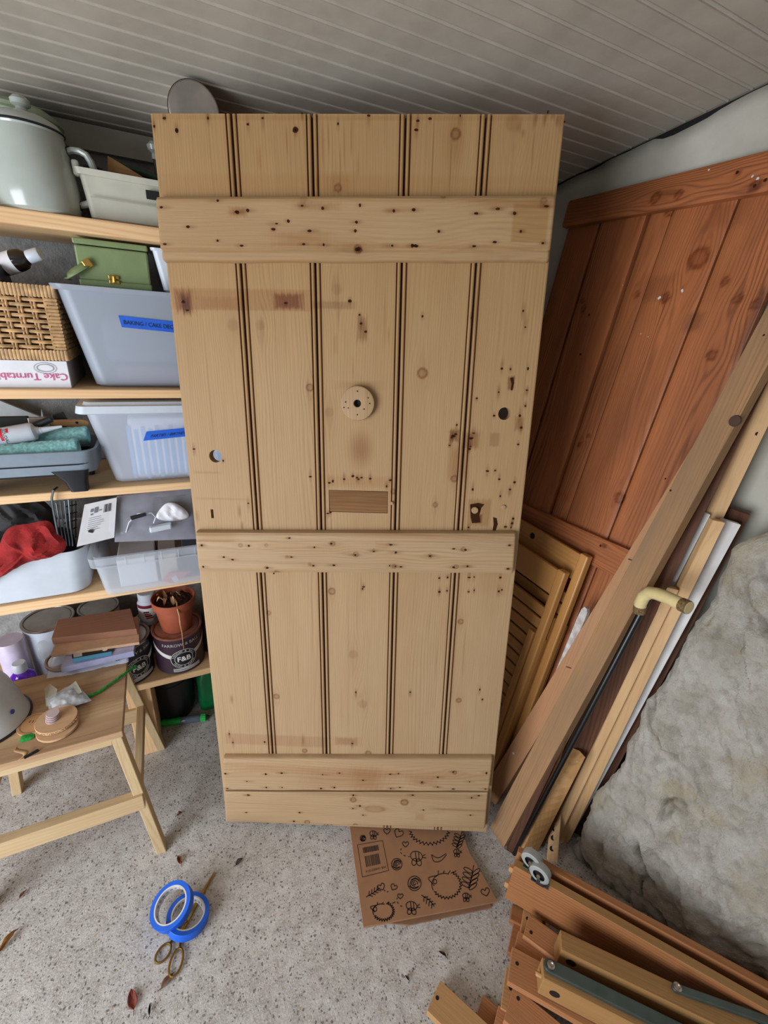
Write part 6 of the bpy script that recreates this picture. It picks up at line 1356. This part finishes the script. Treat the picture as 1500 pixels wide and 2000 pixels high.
# walking cane with curved pale handle
t = thing('walking_cane', 'black walking cane with a curved pale handle among the timbers', 'cane', onz(1003, 1668), 'timbers leaning in the corner')
top = onx(1272, 1158, 1.005); bot = onz(1004, 1668)
MB().tube([bot, top], [.0062, .0085], 14).build('shaft', mat('black_lacquer', (12, 12, 14), .3), t, smooth=True)
hpx = [(1249, 1192), (1251, 1178), (1258, 1164), (1270, 1157), (1284, 1160), (1300, 1166), (1322, 1176), (1341, 1185)]
hp = [onx(x, y, .985 - .002 * k) for k, (x, y) in enumerate(hpx)]
K_HORN = mat('pale_cane', (214, 194, 140), .3, var=.06, coat=.3)
hh_ = MB().tube(hp, [.0135, .0138, .014, .0145, .0148, .0148, .0148, .0148], 20).build('curved_handle', K_HORN, t, smooth=True)
K_SPK = mat('speckled_end', (128, 100, 60), .8, var=.4, vs=260, bmp=.6)
for (i, j, rr_) in ((7, 6, .0156), (0, 1, .0142)):
    ax = nrm(hp[i] - hp[j]); MB().lathe([(rr_ * .94, -.013), (rr_, -.012), (rr_, .004), (rr_ * .96, .006)], hp[i], ax, 24).build('speckled_band', K_SPK, hh_, smooth=True)
    MB().lathe([(rr_ * .97, .0055), (rr_ * .9, .0065), (0, .0066)], hp[i], ax, 24).build('cut_end', mat('cut_end' + str(i), (196, 176, 130), .7), hh_)

# ------------------------------------------------------------------ dismantled bed timbers stacked at the lower right
def board(name, label, cat, p, dr, L, w, h, m_, group, skew=0.0, tiltz=0.0, bevel=.0015, parts=None):
    """p: left end, lower near corner; dr: direction of length; w: across away from the camera; h: height"""
    d = nrm(V(dr[0], dr[1], tiltz)); e = nrm(V(-d[1], d[0], 0)) * -1
    e = nrm(V(.804, .594, 0)) if abs(e @ V(.804, .594, 0)) < .5 else (e if e @ V(.804, .594, 0) > 0 else -e)
    p = V(*p); t = thing(name, label, cat, p, group); s_ = d * skew
    Q = [p, p + d * L, p + d * L + e * w, p + e * w + s_]
    MB().hexa(Q + [x + Z_ * h for x in Q]).build('board_body', m_, t, frame=(nrm(V(0, 0, 1)), e, d), bevel=bevel)
    return t, d, e
PD = (.594, -.804)
GB = 'dismantled bed timbers'
t1, d1, e1 = board('bed_rail', 'orange bed rail on edge with a castor, nearest the floor side', 'bed rail', (.692, .455, .055), PD, .72, .020, .145, W_RAIL, GB)
t2, d2, e2 = board('bed_rail', 'orange bed rail on edge with a castor, nearest the stone wall', 'bed rail', V(.692, .455, .062) + V(.804, .594, 0) * .036, (.60, -.80), .66, .018, .145, W_RAIL, GB)
for t_, p_, d_, e_, w_, L_ in ((t1, V(.692, .455, .2), d1, e1, .020, .715), ):
    Q = [p_ + d_ * .002, p_ + d_ * L_, p_ + d_ * L_ + e_ * w_, p_ + d_ * .002 + e_ * w_]; MB().hexa(Q + [x + Z_ * .0025 for x in Q]).build('pale_edge', W_YEL, t_, frame=(e_, Z_, d_), bevel=.0008)['label'] = 'pale top edge'  # paler strip along the top edge of the rail
def castor(t, c, d, e):
    o = MB().box(c + Z_ * .002, (.045, .022, .003), ax=[d, e, Z_], ch=.001).box(c + Z_ * .012 + e * .011, (.02, .0025, .022), ax=[d, e, Z_], ch=.001).box(c + Z_ * .012 - e * .011, (.02, .0025, .022), ax=[d, e, Z_], ch=.001).build('castor', K_ZINC, t)
    ax = nrm(e + d * .2); w = c + Z_ * .034 + d * -.006
    MB().lathe([(.015, -.011), (.0225, -.011), (.0255, -.009), (.0262, 0), (.0255, .009), (.0225, .011), (.015, .011)], w, ax, 36).build('tyre', mat('grey_rubber', (150, 150, 146), .5), o, smooth=True)
    MB().lathe([(.0222, -.0112), (.018, -.005), (.004, -.005), (0, -.005)], w, ax, 30).build('wheel_hub', K_BLACK, o, smooth=True)
    MB().lathe([(0, -.016), (.004, -.016), (.005, -.014), (.005, .014), (0, .014)], w, ax, 14).build('axle', K_STEEL, o, smooth=True)
castor(t1, onz(1060, 1706, .234) * V(1, 1, 0) + Z_ * .20, d1, e1)
castor(t2, onz(1044, 1680, .241) * V(1, 1, 0) + Z_ * .207, d2, e2)
MB().box(V(.692, .455, .17) - d1 * .004 + e1 * .010, (.012, .008, .02), ax=[d1, e1, Z_]).box(V(.692, .455, .10) - d1 * .004 + e1 * .010, (.012, .008, .02), ax=[d1, e1, Z_]).build('tenon', W_SLATP, t1, frame=(Z_, e1, d1))['kind'] = 'stuff'
p3 = onz(1084, 1886, .105)
t3, d3, e3 = board('bed_post', 'honey pine bed post with a bolt hole, upper of the two posts', 'bed post', p3, (.684, -.729), .52, .040, .072, W_YEL, GB, skew=-.004)
def hole_on(t, px, p, e, r):
    c = onp(px[0], px[1], p, e); MB().lathe([(0, .0), (r, 0), (r * 1.08, .0005)], c - e * .0006, -e, 18).build('bolt_hole', K_SOOT, t)
hole_on(t3, (1115, 1880), p3, e3, .0105)
p4 = onz(1050, 1940, .085)
t4, d4, e4 = board('bed_post', 'honey pine bed post under the grey steel bar, lower of the two', 'bed post', p4, (.684, -.729), .52, .038, .070, W_YEL, GB, skew=-.006)
hole_on(t4, (1083, 1941), p4, e4, .0105)
MB().lathe([(0, 0), (.005, 0), (.005, .012), (.004, .014), (0, .014)], p4 + Z_ * .045 + e4 * .014, -d4, 14).build('dowel', W_SLATP, t4, frame=(e4, Z_, d4), smooth=True)
# steel bars on the posts
K_BAR = mat('grey_green_steel', (92, 102, 98), .42, .7, var=.12)
def bar(px0, px1, zc, w, h, label, r_end=True):
    a, b = onz(*px0, zc), onz(*px1, zc); d = nrm(b - a); e = nrm(np.cross(Z_, d)); b = a + d * .7
    t = thing('steel_bar', label, 'steel bar', a, GB)
    n = 9; end = [a + d * 0 + (e * math.cos(q) * w / 2 - d * math.sin(q) * w / 2) for q in np.linspace(0, math.pi, n)]
    poly = end + [b - e * w / 2, b + e * w / 2]
    MB().prism(poly, (0, 0, h)).build('bar_body', K_BAR, t, bevel=.002)
    MB().lathe([(0, 0), (.0085, 0), (.0085, .003), (.005, .0045), (.0035, .003), (0, .003)], a + Z_ * h + d * .002, n=18).build('rivet', K_STEEL, t, smooth=True)
bar((1072, 1890), (1292, 2000), .1565, .026, .012, 'grey green steel bar with a riveted end on the lower bed post')
bar((1318, 1932), (1500, 1997), .1785, .016, .010, 'grey green steel bar on the upper bed post at the photo corner')
# slats
GS = 'loose bed slats in the stack'
def slat(F, Nn, zt, th, L, label, m_, holes=(), yaw=0.0):
    f, n_ = onz(*F, zt), onz(*Nn, zt); wv = n_ - f; d = nrm(V(-wv[1], wv[0], 0)); d = d if d @ V(.594, -.804, 0) > 0 else -d
    if yaw: c_, s_ = math.cos(yaw), math.sin(yaw); d = V(d[0] * c_ - d[1] * s_, d[0] * s_ + d[1] * c_, 0)
    t = thing('bed_board', label, 'bed board', (f + n_) / 2 - Z_ * th, GS)
    Q = [f, n_, n_ + d * L, f + d * L]; MB().hexa(Q + [x - Z_ * th for x in Q]).build('board_body', m_, t, frame=(nrm(wv), Z_, d), bevel=.0012)
    for h in holes: MB().lathe([(0, 0), (.0040, 0), (.0043, -.0004)], onz(*h, zt) + Z_ * .0006, n=12).build('screw_hole', K_SOOT, t)
slat((860, 1914), (834, 1974), .034, .022, .30, 'loose pale slat lowest at the floor, farthest left in the pile', W_SLATP, [(854, 1949)])
slat((944, 1943), (930, 1985), .010, .010, .12, 'short red slat end on the floor beside the lowest pale slat', W_SLAT)
slat((974, 1962), (962, 2012), .034, .022, .30, 'red slat on the floor in front of the big grained slat', W_SLAT)
slat((1004, 1924), (984, 1992), .060, .018, .50, 'broad grained red slat with a screw hole under the lower bed post', W_SLAT, [(1012, 1950)])
slat((989, 1888), (978, 1968), .040, .018, .055, 'short pale slat end with a screw hole standing out below the stack', W_SLATP, [(997, 1930)])
slat((1001, 1848), (992, 1916), .082, .020, .50, 'pale edged slat with a screw hole under the grey steel bar', W_SLAT, [(1010, 1882)])
slat((1013, 1817), (1005, 1852), .070, .018, .50, 'narrow dark slat between the pale edged slat and bed rail', W_SLAT)
slat((1034, 1785), (1022, 1826), .088, .018, .50, 'grained slat with a screw hole just below the near bed rail', W_SLAT, [(1037, 1821)])
slat((1024, 1772), (1016, 1820), .050, .018, .05, 'short pale slat end tucked under the near bed rail', W_SLATP, [(1030, 1794)])
slat((1001, 1764), (997, 1795), .030, .024, .09, 'dark red slat end directly below the tip of the near bed rail', W_RAIL)
slat((1004, 1800), (992, 1858), .020, .018, .30, 'red slat end at the bottom of the stack beside the bare floor', W_RAIL)
